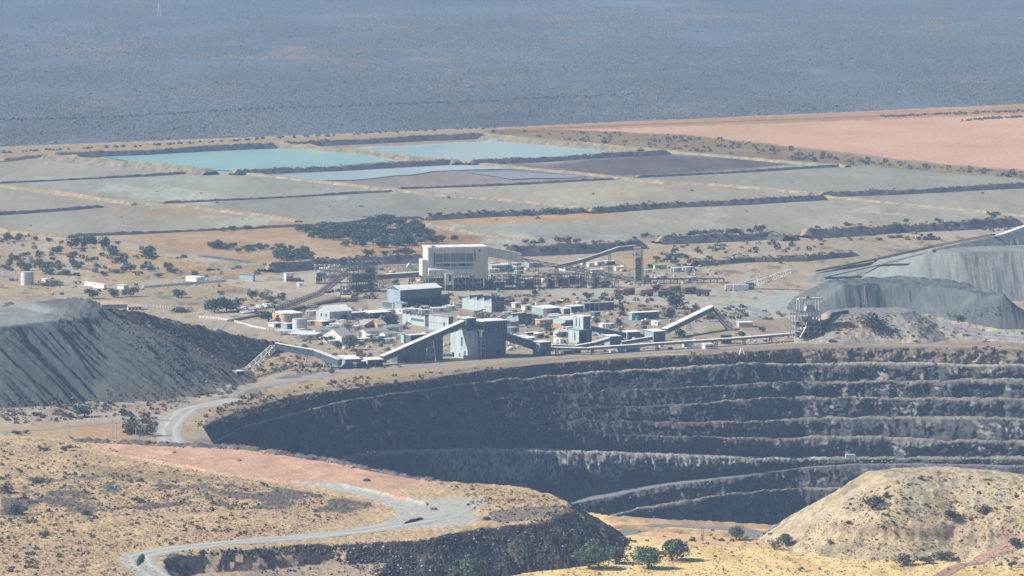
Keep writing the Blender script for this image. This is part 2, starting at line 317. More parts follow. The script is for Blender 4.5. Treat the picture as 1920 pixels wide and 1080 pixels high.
paint([(800, 960), (4000, 960), (4000, 1500), (600, 1500)], (228, 200, 152), 0.8, patch=(12, 0.52, 67))
paint([(800, 960), (4000, 960), (4000, 1500), (600, 1500)], (242, 212, 168), 0.7, patch=(22, 0.56, 68))
paint([(800, 960), (4000, 960), (4000, 1500), (600, 1500)], (206, 182, 142), 0.7, patch=(8, 0.62, 69))
paint([(1140, 974), (1500, 984), (1500, 1030), (1300, 1020), (1170, 1000)], (226, 194, 162), 0.8)
C = np.clip(C, 20, 250); A = alb(C, GY)
hx = inpoly(CX, RY, HOLE); keep = ~(hx[:-1, :-1] | hx[1:, :-1] | hx[1:, 1:] | hx[:-1, 1:])
GZ = sheet_z(GX, GY)
me = raw_mesh('ground', np.stack([GX, GY, GZ], -1).reshape(-1, 3), grid_faces(*CX.shape, keep), A.reshape(-1, 3), True)
tag(link('ground', me, mat('ground_soil', attr=True, var=0.36, scale=0.22, bump=0.5, bd=0.8)), kind='structure')
# ---------------------------------------------------------------- the pit
LINES = [([(380, 845), (437, 813), (459, 802), (518, 787), (560, 776), (640, 756), (750, 740), (877, 723), (1017, 709), (1200, 698), (1400, 686), (1660, 686), (1920, 690), (2200, 700)], 10),
 ([(380, 900), (560, 830), (700, 784), (877, 758), (1017, 744), (1200, 735), (1356, 729), (1463, 720), (1634, 722), (1911, 716), (2200, 720)], 7),
 ([(380, 960), (560, 840), (700, 803), (894, 777), (1017, 770), (1200, 767), (1296, 764), (1420, 752), (1527, 750), (1698, 753), (1911, 754), (2200, 758)], 8),
 ([(380, 1000), (700, 812), (940, 795), (1080, 790), (1200, 798), (1400, 798), (1506, 791), (1634, 788), (1911, 790), (2200, 795)], 8),
 ([(380, 1040), (700, 820), (940, 811), (1080, 809), (1200, 822), (1454, 829), (1612, 825), (1783, 831), (1911, 832), (2200, 838)], 6),
 ([(380, 1060), (640, 862), (700, 853), (870, 849), (1000, 850), (1120, 855), (1300, 862), (1400, 866), (1500, 867), (1920, 866), (2200, 870)], 26),
 ([(380, 1100), (700, 1000), (900, 985), (1000, 970), (1100, 944), (1180, 928), (1250, 915), (1330, 905), (1400, 896), (1500, 882), (1600, 874), (1750, 873), (1920, 878), (2200, 884)], 24),
 ([(380, 1130), (900, 1040), (1200, 962), (1380, 932), (1520, 922), (1700, 926), (2200, 940)], 6),
 ([(380, 1180), (900, 1085), (1200, 1012), (1500, 1000), (2200, 1010)], 40)]
pc = np.concatenate([np.arange(380, 1925, 1.5), np.arange(1925, 2890, 7)])
def lineat(pts): a = np.array(pts); return np.interp(pc, a[:, 0], a[:, 1])
yr = lineat(RIM); Pr = P(pc, yr, 0.0); Dr = Pr[:, 1]; SL = 1/math.tan(math.radians(36))
ys = [yr]; ds = [0*yr]; Dc = [Dr]
prev = yr
for pts, w in LINES:
    y = np.maximum(lineat(pts)+5.5*(fbm(pc/38, pc*0+len(ys), 90+len(ys))-0.5)*(len(ys) < 6)+2.6*(len(ys) != 7)*(fbm(pc/9, pc*0, 99+len(ys))-0.5), prev+1.5); k = FPX/(y+280)
    d = np.maximum((Dr-HC*k)/(k+SL), ds[-1]+0.4); D = (HC+d)*k
    D = np.minimum(D, Dc[-1]-0.5); ys.append(y); ds.append(d); Dc.append(D); prev = y
prof = []                                    # rows: (depth, distance, facewise weight, bench index)
xdir = (pc-960)/FPX
NF, NB = 22, 5
prof.append((0*pc-0.35, Dr+26, 0, 0)); prof.append((0*pc+0.1-0.1, Dr+9, 0, 0)); prof.append((0*pc, Dr+2, 0, 0))
for k in range(1, len(ys)):
    w = LINES[k-1][1]*(0.1+2.0*fbm(pc/34, pc*0+k, 130+k, 3)**1.2)*(np.interp(pc, [380, 1120, 1280, 1470], [.05, .06, .45, 1.25]) if 2 <= k <= 5 else 1); h = ds[k]-ds[k-1]; gap = Dc[k-1]-Dc[k]
    if k == 7: w = 0*pc+19.0
    if k == 6: w = np.maximum(w, np.interp(pc, [640, 760, 1480, 1560], [0, 24, 24, 0]))
    if k == 1: w = np.maximum(w, np.interp(pc, [420, 600, 1250, 1500], [12, 11, 11, 0]))
    w = np.clip(w, 0.3, np.maximum(gap-(0.12 if k == 6 else 0.28)*h, 0.3)) if k < 7 else np.minimum(w, np.maximum(gap-0.28*h, 2.0))
    foot = np.minimum(Dc[k]+w, Dc[k-1]-0.1)
    for j in range(1, NF+1):
        t = j/NF; prof.append((ds[k-1]+h*t, Dc[k-1]+(foot-Dc[k-1])*t, math.sin(math.pi*min(1, t*1.05))**0.5 if t < 1 else 0.15, k))
    for j in range(1, NB+1):
        t = j/NB; prof.append((ds[k], foot+(Dc[k]-foot)*t, -1, k))
dd = np.array([p[0] for p in prof]); DD = np.array([p[1] for p in prof]); wt = np.array([p[2]+0*pc for p in prof]); bi = np.array([p[3]+0*pc for p in prof])
XX = xdir[None]*DD*1.0/ct*ct; ZZ = -dd
XX = XX*(1+0*DD)
fw = np.clip(wt, 0, 1); s = XX*0.75+DD*0.66
rock = (fbm(s/11, ZZ/14, 201, 4, 0.6)-0.5)*10.0+(rdg(s/4.2, ZZ/6, 203, 3)-0.6)*4.0+(fbm(s/1.6, ZZ/1.6, 204, 3, .65)-0.5)*3.0
talus = (wt < 0)*(bi > 0)*(.45*fbm(XX/9, DD/9+bi*9, 207, 3)+.55*fbm(XX/1.7, DD/2.2+bi*9, 208, 4, .7))
R = np.broadcast_to(pc[None], DD.shape); tt = np.zeros(DD.shape)
for r_ in range(len(prof)):
    if prof[r_][2] >= 0 and prof[r_][3] > 0: tt[r_] = ((r_-3) % (NF+NB)+1)/NF
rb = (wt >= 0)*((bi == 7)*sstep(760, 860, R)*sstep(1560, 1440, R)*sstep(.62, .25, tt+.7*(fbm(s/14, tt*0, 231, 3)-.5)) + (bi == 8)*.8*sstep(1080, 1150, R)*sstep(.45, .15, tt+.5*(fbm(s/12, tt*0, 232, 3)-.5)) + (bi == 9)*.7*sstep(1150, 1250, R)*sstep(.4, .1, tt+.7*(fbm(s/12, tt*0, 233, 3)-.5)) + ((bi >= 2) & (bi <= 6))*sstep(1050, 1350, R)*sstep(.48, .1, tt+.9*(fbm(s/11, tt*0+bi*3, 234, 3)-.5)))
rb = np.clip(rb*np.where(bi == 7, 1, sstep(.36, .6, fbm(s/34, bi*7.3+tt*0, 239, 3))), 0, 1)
DD2 = DD-fw*rock*1.1-rb*(1.2+3.4*fbm(s/2.6, ZZ/2.6, 236, 3))*np.sin(np.pi*np.clip(tt*1.3, 0, 1))**.5; XX2 = XX+fw*(fbm(s/5, ZZ/6, 209)-0.5)*2
ramp = (bi == 7) & (wt < 0)
ZZ2 = ZZ+np.where(ramp, 0.15*talus, talus*np.interp(pc, [600, 1300], [1.8, 3.0])[None]-0.5*(wt < 0)*(bi > 0))
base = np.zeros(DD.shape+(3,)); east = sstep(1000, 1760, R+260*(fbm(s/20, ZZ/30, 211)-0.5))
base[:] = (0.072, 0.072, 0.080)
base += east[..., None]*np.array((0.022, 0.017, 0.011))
up = (bi == 1) & (wt >= 0); base[up] = base[up]*0.6+np.array((0.10, 0.08, 0.055))
base[(up) & (R+90*(fbm(s/20, ZZ/30, 219)-0.5) > 1380)] += np.array((0.09, 0.065, 0.04))
v = fbm(s/3.4, ZZ/4.5, 213, 5, 0.7); base *= (0.2+1.6*v)[..., None]
pale = sstep(0.62, 0.68, fbm(s/5, ZZ/6, 215, 5, 0.62))*fw; base += (pale*(0.04+0.26*east))[..., None]*np.array((1, 0.92, 0.82))  # pale patches stand in for sunlit rock, strongest to the east
sp = sstep(.36, .62, fbm(s/1.9, ZZ/1.7, 237, 3, .65)); k_ = (rb*sp*np.where(bi == 7, .85, .62))[..., None]; base = base*(1-k_)+np.where((bi == 7)[..., None], (.52, .50, .45), np.array((.30, .275, .235))*(.6+.8*fbm(s/9, ZZ/5, 241)[..., None]))*k_  # light-coloured rubble, made paler to stand in for sun on it
fl = (wt < 0)|(bi == 0); ew = sstep(1080, 1430, R)*1.0; ew = np.maximum(ew, (bi == 1)*1.0); ew = np.maximum(ew, (bi >= 6)*1.0)[..., None]; fcol = np.array((0.30, 0.275, 0.215))*ew+np.array((0.10, 0.10, 0.10))*(1-ew)  # western flats coloured darker in place of the wall's shade
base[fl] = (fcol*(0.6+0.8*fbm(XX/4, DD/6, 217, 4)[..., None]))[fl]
b1 = (bi == 1) & (wt < 0); base[b1] *= 1.5; base[(bi == 0)] = np.array((0.33, 0.27, 0.18))*(0.7+0.6*fbm(XX/4, DD/6, 217, 4)[bi == 0])[:, None]
lip = np.zeros(DD.shape, bool)
b6 = (bi == 6) & (wt < 0) & (R < 1560); base[b6] = (np.array((.44, .42, .375))*(.35+1.3*fbm(XX/2.2, DD/2.5, 243, 4, .65))[..., None])[b6]; base[ramp] = np.array((0.27, 0.275, 0.27)); 
base[(bi == 9) & (wt < 0)] = (0.14, 0.14, 0.15)
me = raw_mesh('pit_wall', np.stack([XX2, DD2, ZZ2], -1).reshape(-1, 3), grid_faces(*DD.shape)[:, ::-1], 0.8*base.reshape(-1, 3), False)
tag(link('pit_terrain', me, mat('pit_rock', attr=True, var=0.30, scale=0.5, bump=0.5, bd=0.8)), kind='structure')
PITX = (pc, ys, ds, Dc)
def pit_pt(px, line):                        # a point on a bench of the pit
    i = int(np.abs(pc-px).argmin()); return Vector((xdir[i]*Dc[line][i], Dc[line][i]+4, -ds[line][i]))
# ---------------------------------------------------------------- hills and heaps as their own height fields
def field(name, f, x0, x1, y0, y1, dx, dy, colf, m, zmin, rough=None, smooth=False, thing=None):
    x = np.arange(x0, x1, dx); y = np.arange(y0, y1, dy); X, Y = np.meshgrid(x, y); Z = f(X, Y)
    px, py = proj(X, Y, Z); c = colf(X, Y, Z, px, py)
    if rough is not None: Z = Z+rough(X, Y, Z, px, py)
    k = Z > zmin; kp = k[:-1, :-1] | k[1:, :-1] | k[1:, 1:] | k[:-1, 1:]
    f4 = grid_faces(*X.shape, kp)[:, ::-1]
    used, inv = np.unique(f4, return_inverse=True); co_ = np.stack([X, Y, Z], -1).reshape(-1, 3)[used]
    me = raw_mesh(name, co_, inv.reshape(-1, 4), 0.76*c.reshape(-1, 3)[used], smooth); o = link(name, me, m)
    return tag(o, *thing) if thing else tag(o, kind='structure')
soil = mat('hill_soil', attr=True, var=0.42, scale=0.6, bump=0.45, bd=0.5)
GRAV = np.array((0.52, 0.53, 0.475)); RED = np.array((0.70, 0.425, 0.285)); GRASS = np.array((0.585, 0.435, 0.25)); ROCK = np.array((0.058, 0.053, 0.052))
RP = [(205, 829), (300, 832), (480, 838), (560, 848), (640, 862), (720, 882), (800, 896), (850, 902), (770, 912), (740, 918), (800, 945), (790, 950), (700, 922), (620, 912), (540, 908), (430, 893), (330, 875), (240, 860), (160, 842)]
GP = [(540, 903), (640, 910), (700, 922), (760, 940), (840, 934), (905, 932), (925, 945), (880, 955), (900, 975), (860, 985), (760, 992), (640, 1003), (560, 1008), (700, 985), (745, 968), (735, 950), (660, 925), (600, 914)]
def hill_col(X, Y, Z, px, py):
    n1 = fbm(X/9, Y/16, 301, 5, 0.6); n2 = fbm(X/26, Y/40, 303, 4); n3 = fbm(X/3, Y/5, 305, 4, 0.6)
    jx = px+16*(fbm(X/8, Y/18, 306)-0.5); jy = py+7*(fbm(X/8, Y/18, 307)-0.5)
    c = GRASS*(0.65+0.7*n1)[..., None]
    def over(c, poly, col, w=1.0):
        m = inpoly(jx, jy, poly)[..., None]*np.asarray(w)[..., None] if np.ndim(w) else inpoly(jx, jy, poly)[..., None]*w
        return c*(1-m)+np.asarray(col)*m
    c = over(c, [(0, 815), (330, 838), (430, 880), (700, 930), (740, 960), (560, 1000), (300, 1030), (0, 1100)], (0.53, 0.385, 0.245), 0.75*sstep(0.48, 0.62, n2))
    rk = sstep(0.42, 0.56, fbm(X/14, Y/26, 308, 5, 0.62))
    c = over(c, [(0, 915), (60, 898), (200, 892), (350, 902), (520, 915), (640, 930), (720, 948), (650, 962), (400, 950), (200, 958), (60, 975), (0, 968)], (0.13, 0.115, 0.105), rk*.9)
    c = over(c, [(150, 870), (330, 885), (420, 900), (300, 905), (150, 890)], (0.30, 0.25, 0.14), 0.6)
    c = over(c, RP, RED*np.array(1.0), 0.92); m = inpoly(jx, jy, RP); c[m] *= (0.62+0.76*n1)[m][:, None]; q_ = m & (fbm(X/22+Y/90, Y/7, 333, 4) > .56); c[q_] = c[q_]*.75+np.array((.60, .33, .20))*.25*.9
    g = sstep(0.5, 0.66, n2); mm = (m & (g > 0.3)); c[mm] = c[mm]*0.5+0.5*np.array((0.66, 0.45, 0.34))
    c = over(c, [(700, 930), (760, 935), (830, 950), (800, 962), (770, 955)], RED, 0.6)
    c = over(c, [(680, 930), (720, 928), (735, 950), (700, 948)], RED*0.9, 0.8)
    c = over(c, [(860, 930), (935, 930), (930, 943), (860, 938)], RED*1.05, 0.75); c = over(c, [(870, 945), (960, 943), (900, 968)], RED, 0.35)
    c = over(c, GP, GRAV, 0.95); m = inpoly(jx, jy, GP); c[m] *= (0.85+0.3*n3)[m][:, None]
    c = over(c, [(820, 905), (960, 912), (1030, 926), (1060, 945), (1000, 960), (940, 965), (900, 940), (840, 925)], (0.54, 0.42, 0.25), 0.7*sstep(0.35, 0.6, n1))
    c = over(c, [(915, 960), (1000, 950), (1060, 948), (1035, 968), (930, 982)], (0.2, 0.18, 0.16), 0.85)
    c = over(c, [(560, 1012), (700, 1002), (850, 988), (870, 994), (780, 1010), (650, 1016)], (0.54, 0.42, 0.24), 0.8)
    c = over(c, [(330, 1042), (500, 1045), (700, 1052), (715, 1062), (680, 1100), (340, 1120)], (0.47, 0.37, 0.26), 0.9)
    c = over(c, [(420, 1050), (560, 1055), (600, 1080), (450, 1090)], (0.28, 0.25, 0.22), 0.7*sstep(.4, .6, n1))
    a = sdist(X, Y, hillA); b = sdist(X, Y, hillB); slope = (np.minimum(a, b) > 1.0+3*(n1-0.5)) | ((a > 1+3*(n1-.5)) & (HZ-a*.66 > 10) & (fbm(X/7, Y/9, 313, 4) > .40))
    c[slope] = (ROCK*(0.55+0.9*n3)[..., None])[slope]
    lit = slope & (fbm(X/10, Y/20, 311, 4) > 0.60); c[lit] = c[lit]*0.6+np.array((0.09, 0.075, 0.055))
    bermm = (np.abs(py-np.interp(px, [0, 150, 300, 450, 620, 700, 830], [815, 826, 833, 839, 864, 882, 904])) < 3.5) & (px < 830) & (px > 130)
    bermm &= fbm(X/5, Y/6, 327, 3) > .36; c[bermm] = (np.array((0.17, 0.14, 0.125))*(0.3+1.4*n3)[..., None])[bermm]
    return c
HROAD = np.array([P(a, b, HZ) for a, b in [(345, 1120), (300, 1078), (262, 1056), (258, 1044), (310, 1032), (420, 1020), (560, 1008), (680, 995), (770, 980), (850, 965)]])
def hill_rough(X, Y, Z, px, py):
    a = np.minimum(sdist(X, Y, hillA), sdist(X, Y, hillB)); sl = sstep(0, 4, a)
    d, _ = segd(X, Y, HROAD); flat = sstep(5, 10, d)
    pad = inpoly(px, py, RP) | inpoly(px, py, GP)
    r = (1-sl)*(0.9*(fbm(X/3.0, Y/3.5, 321, 3)-0.5)+0.6*(fbm(X/1.2, Y/1.6, 322, 2)-0.5))*flat*np.where(pad, 0.25, 1.0)
    rk = sstep(0.42, 0.56, fbm(X/14, Y/26, 308, 5, 0.62))*inpoly(px, py, [(0, 915), (200, 892), (520, 915), (720, 948), (400, 955), (60, 978)])
    r += rk*1.3*(rdg(X/2.2, Y/2.8, 323, 2)-0.5)
    r += sl*(2.6*(fbm(X/3.2, Y/4.5, 325, 4, 0.62)-0.5)+1.6*(rdg(X/1.6, Y/2.4, 326, 2)-0.55))
    yb = np.interp(px, [0, 150, 300, 450, 620, 700, 830], [815, 826, 833, 839, 864, 882, 904]); r += 1.5*np.exp(-((py-yb)/2.2)**2)*((px < 830) & (px > 130))*sstep(.3, .62, fbm(X/5, Y/6, 327, 3))*(.6+.8*vn(X/1.6, Y/2, 329))
    y2 = np.interp(px, [190, 330, 430, 560, 640, 700, 800], [848, 873, 892, 906, 911, 922, 946]); r += 1.5*np.exp(-((py-y2)/2.4)**2)*((px < 800) & (px > 170))*(0.4+fbm(X/5, Y/6, 328))*(1-sl)
    return r
field('left_hill_terrain', hill_z, -375, 110, 1985, 2660, 0.46, 0.75, hill_col, soil, -118, hill_rough)
def hr_col(X, Y, Z, px, py):
    n1 = fbm(X/6, Y/9, 401, 5, 0.6); n2 = fbm(X/7, Y/10, 402, 4)
    c = np.array((0.57, 0.46, 0.29))*(0.55+0.9*n1)[..., None]
    k = sstep(0.54, 0.66, n2)[..., None]*0.5*(py < 985)[..., None]; c = c*(1-k)+np.array((0.46, 0.44, 0.38))*k
    k = (sstep(9.5, 11, Z)*sstep(16, 14, Z)*sstep(1500, 1580, px)*sstep(0.35, 0.6, fbm(X/9, Y/9, 405)))[..., None]*0.75; c = c*(1-k)+np.array((0.46, 0.31, 0.24))*k
    k = sstep(0.6, 0.68, fbm(X/4, Y/6, 404, 4))[..., None]*0.6; return c*(1-k)+np.array((0.24, 0.21, 0.15))*k
field('right_hill_terrain', hillR_z, 105, 385, 2150, 2470, 0.5, 0.8, hr_col, soil, -0.6, lambda X, Y, Z, px, py: 0.9*(fbm(X/2.4, Y/3, 411, 3)-0.5)+0.5*(rdg(X/5, Y/5, 412, 2)-0.6)*sstep(8, 14, Z))
heap = mat('heap_soil', attr=True, var=0.20, scale=0.6, bump=0.3, bd=0.4)
def dump_col(X, Y, Z, px, py):
    a = sdist(X, Y, dumpA); zr = ridge_z(X, Y, dumpR, 0.70)[0]; za = DZ-np.maximum(a, 0)*0.72
    face = sstep(6, -6, zr-za+5*(fbm(X/14, Y/14, 420)-0.5)); n = fbm(X/3, Y/4, 421, 4, 0.6); out = sstep(0, 3, np.minimum(a, segd(X, Y, dumpR)[0]-2))
    grey = np.array((0.105, 0.123, 0.12))*(0.7+0.6*n)[..., None]; rough = np.array((0.098, 0.084, 0.065))*(0.4+1.2*n)[..., None]
    k = sstep(0.55, 0.66, fbm(X/6, Y/9, 422, 4))[..., None]; rough = rough*(1-k*0.75)+np.array((0.21, 0.165, 0.11))*k*0.75
    c = grey*face[..., None]+rough*(1-face[..., None])
    low = (sstep(14, 2, Z)*sstep(0.42, 0.6, fbm(X/9, Y/12, 423, 4)))[..., None]*0.7; c = c*(1-low)+np.array((0.17, 0.145, 0.11))*low
    tk = (sstep(140, 60, px+50*(fbm(X/9, Y/14, 427)-.5))*sstep(48, 45, Z))[..., None]; top = (np.array((0.30, 0.315, 0.30))*tk+np.array((0.13, 0.13, 0.122))*(1-tk))*(0.75+0.5*fbm(X/9, Y/12, 424, 4))[..., None]
    return c*out[..., None]+top*(1-out[..., None])
field('waste_dump', dump_z, -480, -90, 2860, 3290, 0.6, 0.8, dump_col, heap, -0.6, lambda X, Y, Z, px, py: 0.9*(fbm(X/1.6, Y/2, 425, 2)-0.5)*sstep(0, 4, DZ-Z), thing=('flat-topped dark grey waste dump with rain gullies down its near face', 'waste dump', None, 'thing'))
def s_col(a, b):
    def f(X, Y, Z, px, py):
        n = fbm(X/7+Y/40, Y/18, a, 4, 0.6); c = np.array(b)*(0.75+0.5*n)[..., None]
        k = (sstep(0.58, 0.68, fbm(X/14, Y/16, a+3, 4))*(Z > 6))[..., None]*(0.7 if a > 440 else 0.25); return c*(1-k)+np.array((0.33, 0.33, 0.28))*k
    return f
field('ore_stockpile', s1_z, 180, 420, 3340, 3720, 0.55, 0.9, s_col(431, (0.135, 0.155, 0.15)), heap, -0.5, thing=('lower charcoal grey stockpile with a flat rough top behind the steel tip tower', 'stockpile', None, 'thing'))
field('ore_stockpile', s2_z, 190, 620, 3480, 4120, 0.6, 1.0, s_col(441, (0.29, 0.315, 0.295)), heap, -0.5, thing=('tallest pale streaked grey stockpile carrying the covered conveyor up its crest', 'stockpile', None, 'thing'))
def m_col(X, Y, Z, px, py):
    n = fbm(X/3, Y/5, 451, 5, 0.6); c = np.array((0.50, 0.435, 0.33))*(0.55+0.9*n)[..., None]
    k = sstep(0.5, 0.6, fbm(X/16, Y/16, 452, 4))[..., None]*0.8; c = c*(1-k)+np.array((0.38, 0.38, 0.34))*k
    t = (Z > 16.6)[..., None]; return np.where(t, np.array((0.30, 0.29, 0.27))*(0.7+0.6*n)[..., None], c)
field('tip_mound_terrain', m_z, 190, 480, 3180, 3580, 0.6, 0.9, m_col, soil, -0.4, lambda X, Y, Z, px, py: 1.0*(fbm(X/2, Y/3, 455, 3)-0.5))
# ---------------------------------------------------------------- embankments round the tailings cells
BSTONE = []
def berm(pts, h, top, col, rough=1.0, side=1.45, step=1.3, dark=None):
    L = wxy(pts, h)[:, :2]; seg = np.hypot(*np.diff(L, axis=0).T); cum = np.concatenate([[0], np.cumsum(seg)])
    s = np.arange(0, cum[-1], step*1.6); x = np.interp(s, cum, L[:, 0]); y = np.interp(s, cum, L[:, 1])
    tx = np.gradient(x); ty = np.gradient(y); l = np.hypot(tx, ty); nx, ny = ty/l, -tx/l       # normal to the right of the line
    w = top/2+h*side; off = np.linspace(-w-1, w+1, 19); O, SS = np.meshgrid(off, s); X = x[:, None]+nx[:, None]*O; Y = y[:, None]+ny[:, None]*O
    hh = h*(0.6+0.8*fbm(SS/26, SS*0, 501, 3))*np.minimum(1, np.minimum(SS, cum[-1]-SS)/6+0.3); Z = np.minimum(hh, (w-np.abs(O))/side)
    Z = Z+rough*(2.4*(fbm(X/3.2, Y/4, 503, 3, 0.6)-0.5)+1.6*(rdg(X/2, Y/3, 505, 2)-0.6))*sstep(w+1, w-3, np.abs(O)); Z[:, 0] = Z[:, -1] = -0.7
    n = fbm(X/4, Y/6, 507, 4, 0.6); D = Y.mean(); c = 0.74*alb(np.array(col, float), D)*(0.3+1.4*n)[..., None]
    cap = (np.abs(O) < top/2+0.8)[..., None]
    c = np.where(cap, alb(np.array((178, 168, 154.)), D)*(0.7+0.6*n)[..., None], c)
    if dark is not None:                      # front face darker: loose rock, with its shade put into the colour
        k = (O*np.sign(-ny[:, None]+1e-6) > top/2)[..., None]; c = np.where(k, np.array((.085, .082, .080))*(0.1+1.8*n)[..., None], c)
    if dark is not None and h >= 4:
        e = RNG.integers(1, X.shape[0]-1, int(len(s)*1.6)), RNG.integers(4, 15, int(len(s)*1.6)); BSTONE.append(np.stack([X[e], Y[e], Z[e]], -1))
    me = raw_mesh('embankment', np.stack([X, Y, Z], -1).reshape(-1, 3), grid_faces(*X.shape), c.reshape(-1, 3))
    tag(link('embankment', me, heap), kind='structure')
DK = (104, 106, 114); LT = (181, 179, 176); TN = (188, 179, 166); GR = (170, 170, 166)
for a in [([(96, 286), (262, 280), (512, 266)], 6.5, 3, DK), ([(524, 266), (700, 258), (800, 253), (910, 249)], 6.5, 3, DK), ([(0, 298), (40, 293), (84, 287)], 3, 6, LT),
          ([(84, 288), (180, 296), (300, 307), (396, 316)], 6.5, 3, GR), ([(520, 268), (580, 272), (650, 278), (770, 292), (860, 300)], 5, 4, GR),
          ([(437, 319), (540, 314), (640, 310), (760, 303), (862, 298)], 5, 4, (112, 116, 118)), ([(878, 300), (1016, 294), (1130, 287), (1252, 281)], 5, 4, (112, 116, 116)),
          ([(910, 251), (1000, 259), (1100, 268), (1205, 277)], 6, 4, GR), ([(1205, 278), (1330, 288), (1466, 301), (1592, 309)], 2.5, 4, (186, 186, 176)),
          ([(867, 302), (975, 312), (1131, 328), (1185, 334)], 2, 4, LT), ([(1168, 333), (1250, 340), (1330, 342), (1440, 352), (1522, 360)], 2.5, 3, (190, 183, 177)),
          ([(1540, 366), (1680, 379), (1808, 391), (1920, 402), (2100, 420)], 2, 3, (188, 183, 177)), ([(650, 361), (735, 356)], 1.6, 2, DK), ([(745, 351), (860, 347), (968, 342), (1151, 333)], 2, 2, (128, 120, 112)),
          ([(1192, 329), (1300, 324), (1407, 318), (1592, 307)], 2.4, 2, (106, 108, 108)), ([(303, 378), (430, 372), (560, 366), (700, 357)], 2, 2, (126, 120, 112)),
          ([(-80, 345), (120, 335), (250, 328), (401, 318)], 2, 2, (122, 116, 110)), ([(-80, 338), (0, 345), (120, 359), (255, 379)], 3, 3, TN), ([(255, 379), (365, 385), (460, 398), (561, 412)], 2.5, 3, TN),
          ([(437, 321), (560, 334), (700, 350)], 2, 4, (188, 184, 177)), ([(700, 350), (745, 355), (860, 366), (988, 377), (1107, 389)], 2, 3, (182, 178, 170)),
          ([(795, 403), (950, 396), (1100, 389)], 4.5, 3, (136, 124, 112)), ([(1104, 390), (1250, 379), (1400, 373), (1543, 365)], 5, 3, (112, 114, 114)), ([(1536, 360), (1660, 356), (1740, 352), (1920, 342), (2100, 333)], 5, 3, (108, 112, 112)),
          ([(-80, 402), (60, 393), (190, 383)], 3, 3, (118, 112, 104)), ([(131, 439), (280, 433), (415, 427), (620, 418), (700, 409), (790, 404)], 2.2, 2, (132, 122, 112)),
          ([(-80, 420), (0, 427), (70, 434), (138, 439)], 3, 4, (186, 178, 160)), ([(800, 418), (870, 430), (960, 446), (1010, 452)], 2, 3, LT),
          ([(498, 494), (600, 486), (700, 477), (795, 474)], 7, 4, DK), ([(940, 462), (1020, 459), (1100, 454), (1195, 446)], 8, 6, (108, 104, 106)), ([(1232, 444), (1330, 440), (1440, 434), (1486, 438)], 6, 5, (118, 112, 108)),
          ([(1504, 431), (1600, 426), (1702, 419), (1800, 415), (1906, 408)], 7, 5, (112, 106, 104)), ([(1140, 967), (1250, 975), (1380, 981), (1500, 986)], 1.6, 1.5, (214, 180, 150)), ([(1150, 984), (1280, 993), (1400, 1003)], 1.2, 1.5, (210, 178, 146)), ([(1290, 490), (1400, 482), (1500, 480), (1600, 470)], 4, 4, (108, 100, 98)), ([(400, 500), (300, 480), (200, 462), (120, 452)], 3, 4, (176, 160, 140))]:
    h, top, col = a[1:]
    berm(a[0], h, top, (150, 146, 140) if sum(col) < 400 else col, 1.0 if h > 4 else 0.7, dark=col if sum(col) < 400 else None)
# ---------------------------------------------------------------- water of the settling ponds
def water(pts, col, z, rough, col2):
    m = bpy.data.materials.new('pond_water'); m.use_nodes = True; n = m.node_tree.nodes; l = m.node_tree.links; b = n['Principled BSDF']
    tc = n.new('ShaderNodeTexCoord'); mp = n.new('ShaderNodeMapping'); mp.inputs['Scale'].default_value = (0.008, 0.0022, 1); l.new(tc.outputs['Object'], mp.inputs[0])
    nz = n.new('ShaderNodeTexNoise'); nz.inputs['Scale'].default_value = 1; nz.inputs['Detail'].default_value = 7; l.new(mp.outputs[0], nz.inputs[0])
    rp = n.new('ShaderNodeMapRange'); rp.inputs[1].default_value = 0.42; rp.inputs[2].default_value = 0.6; l.new(nz.outputs[0], rp.inputs[0])
    mx = n.new('ShaderNodeMix'); mx.data_type = 'RGBA'; mx.inputs[6].default_value = (*col, 1); mx.inputs[7].default_value = (*col2, 1); l.new(rp.outputs[0], mx.inputs[0])
    l.new(mx.outputs[2], b.inputs['Base Color']); b.inputs['Roughness'].default_value = rough; b.inputs['Specular IOR Level'].default_value = 0.08
    w = wxy(pts, z); c = w.mean(0); fine = []
    for i in range(len(w)):
        a, e = w[i], w[(i+1) % len(w)]
        for t in np.linspace(0, 1, 10, endpoint=False):
            q = a+(e-a)*t; fine.append(q+(q-c)*0.03*(vn(q[0]/14, q[1]/30, 8)-0.5))
    me = bpy.data.meshes.new('pond_water'); me.from_pydata([tuple(q) for q in fine], [], [list(range(len(fine)))]); me.update()
    tag(link('pond_water', me, m), kind='structure')
water([(190, 294), (310, 287), (510, 279), (600, 281), (700, 292), (740, 302), (590, 314), (440, 320), (365, 318), (255, 304)], (0.235, 0.45, 0.385), 0.75, 0.25, (0.36, 0.50, 0.46))
water([(640, 279), (785, 273), (910, 266), (955, 268), (1124, 282), (1125, 288), (1015, 297), (880, 303), (820, 299), (728, 289)], (0.29, 0.45, 0.405), 0.75, 0.25, (0.40, 0.50, 0.46))
water([(516, 329), (600, 323), (700, 318), (840, 310), (900, 310), (960, 316), (880, 318), (812, 321), (776, 327), (740, 329), (700, 334), (655, 338), (600, 338), (560, 334)], (0.33, 0.43, 0.41), 0.75, 0.3, (0.46, 0.54, 0.51))
water([(880, 324), (950, 321), (1040, 327), (1108, 330), (1060, 334), (1000, 334), (960, 336), (930, 331)], (0.24, 0.29, 0.31), 0.75, 0.3, (0.27, 0.29, 0.29))
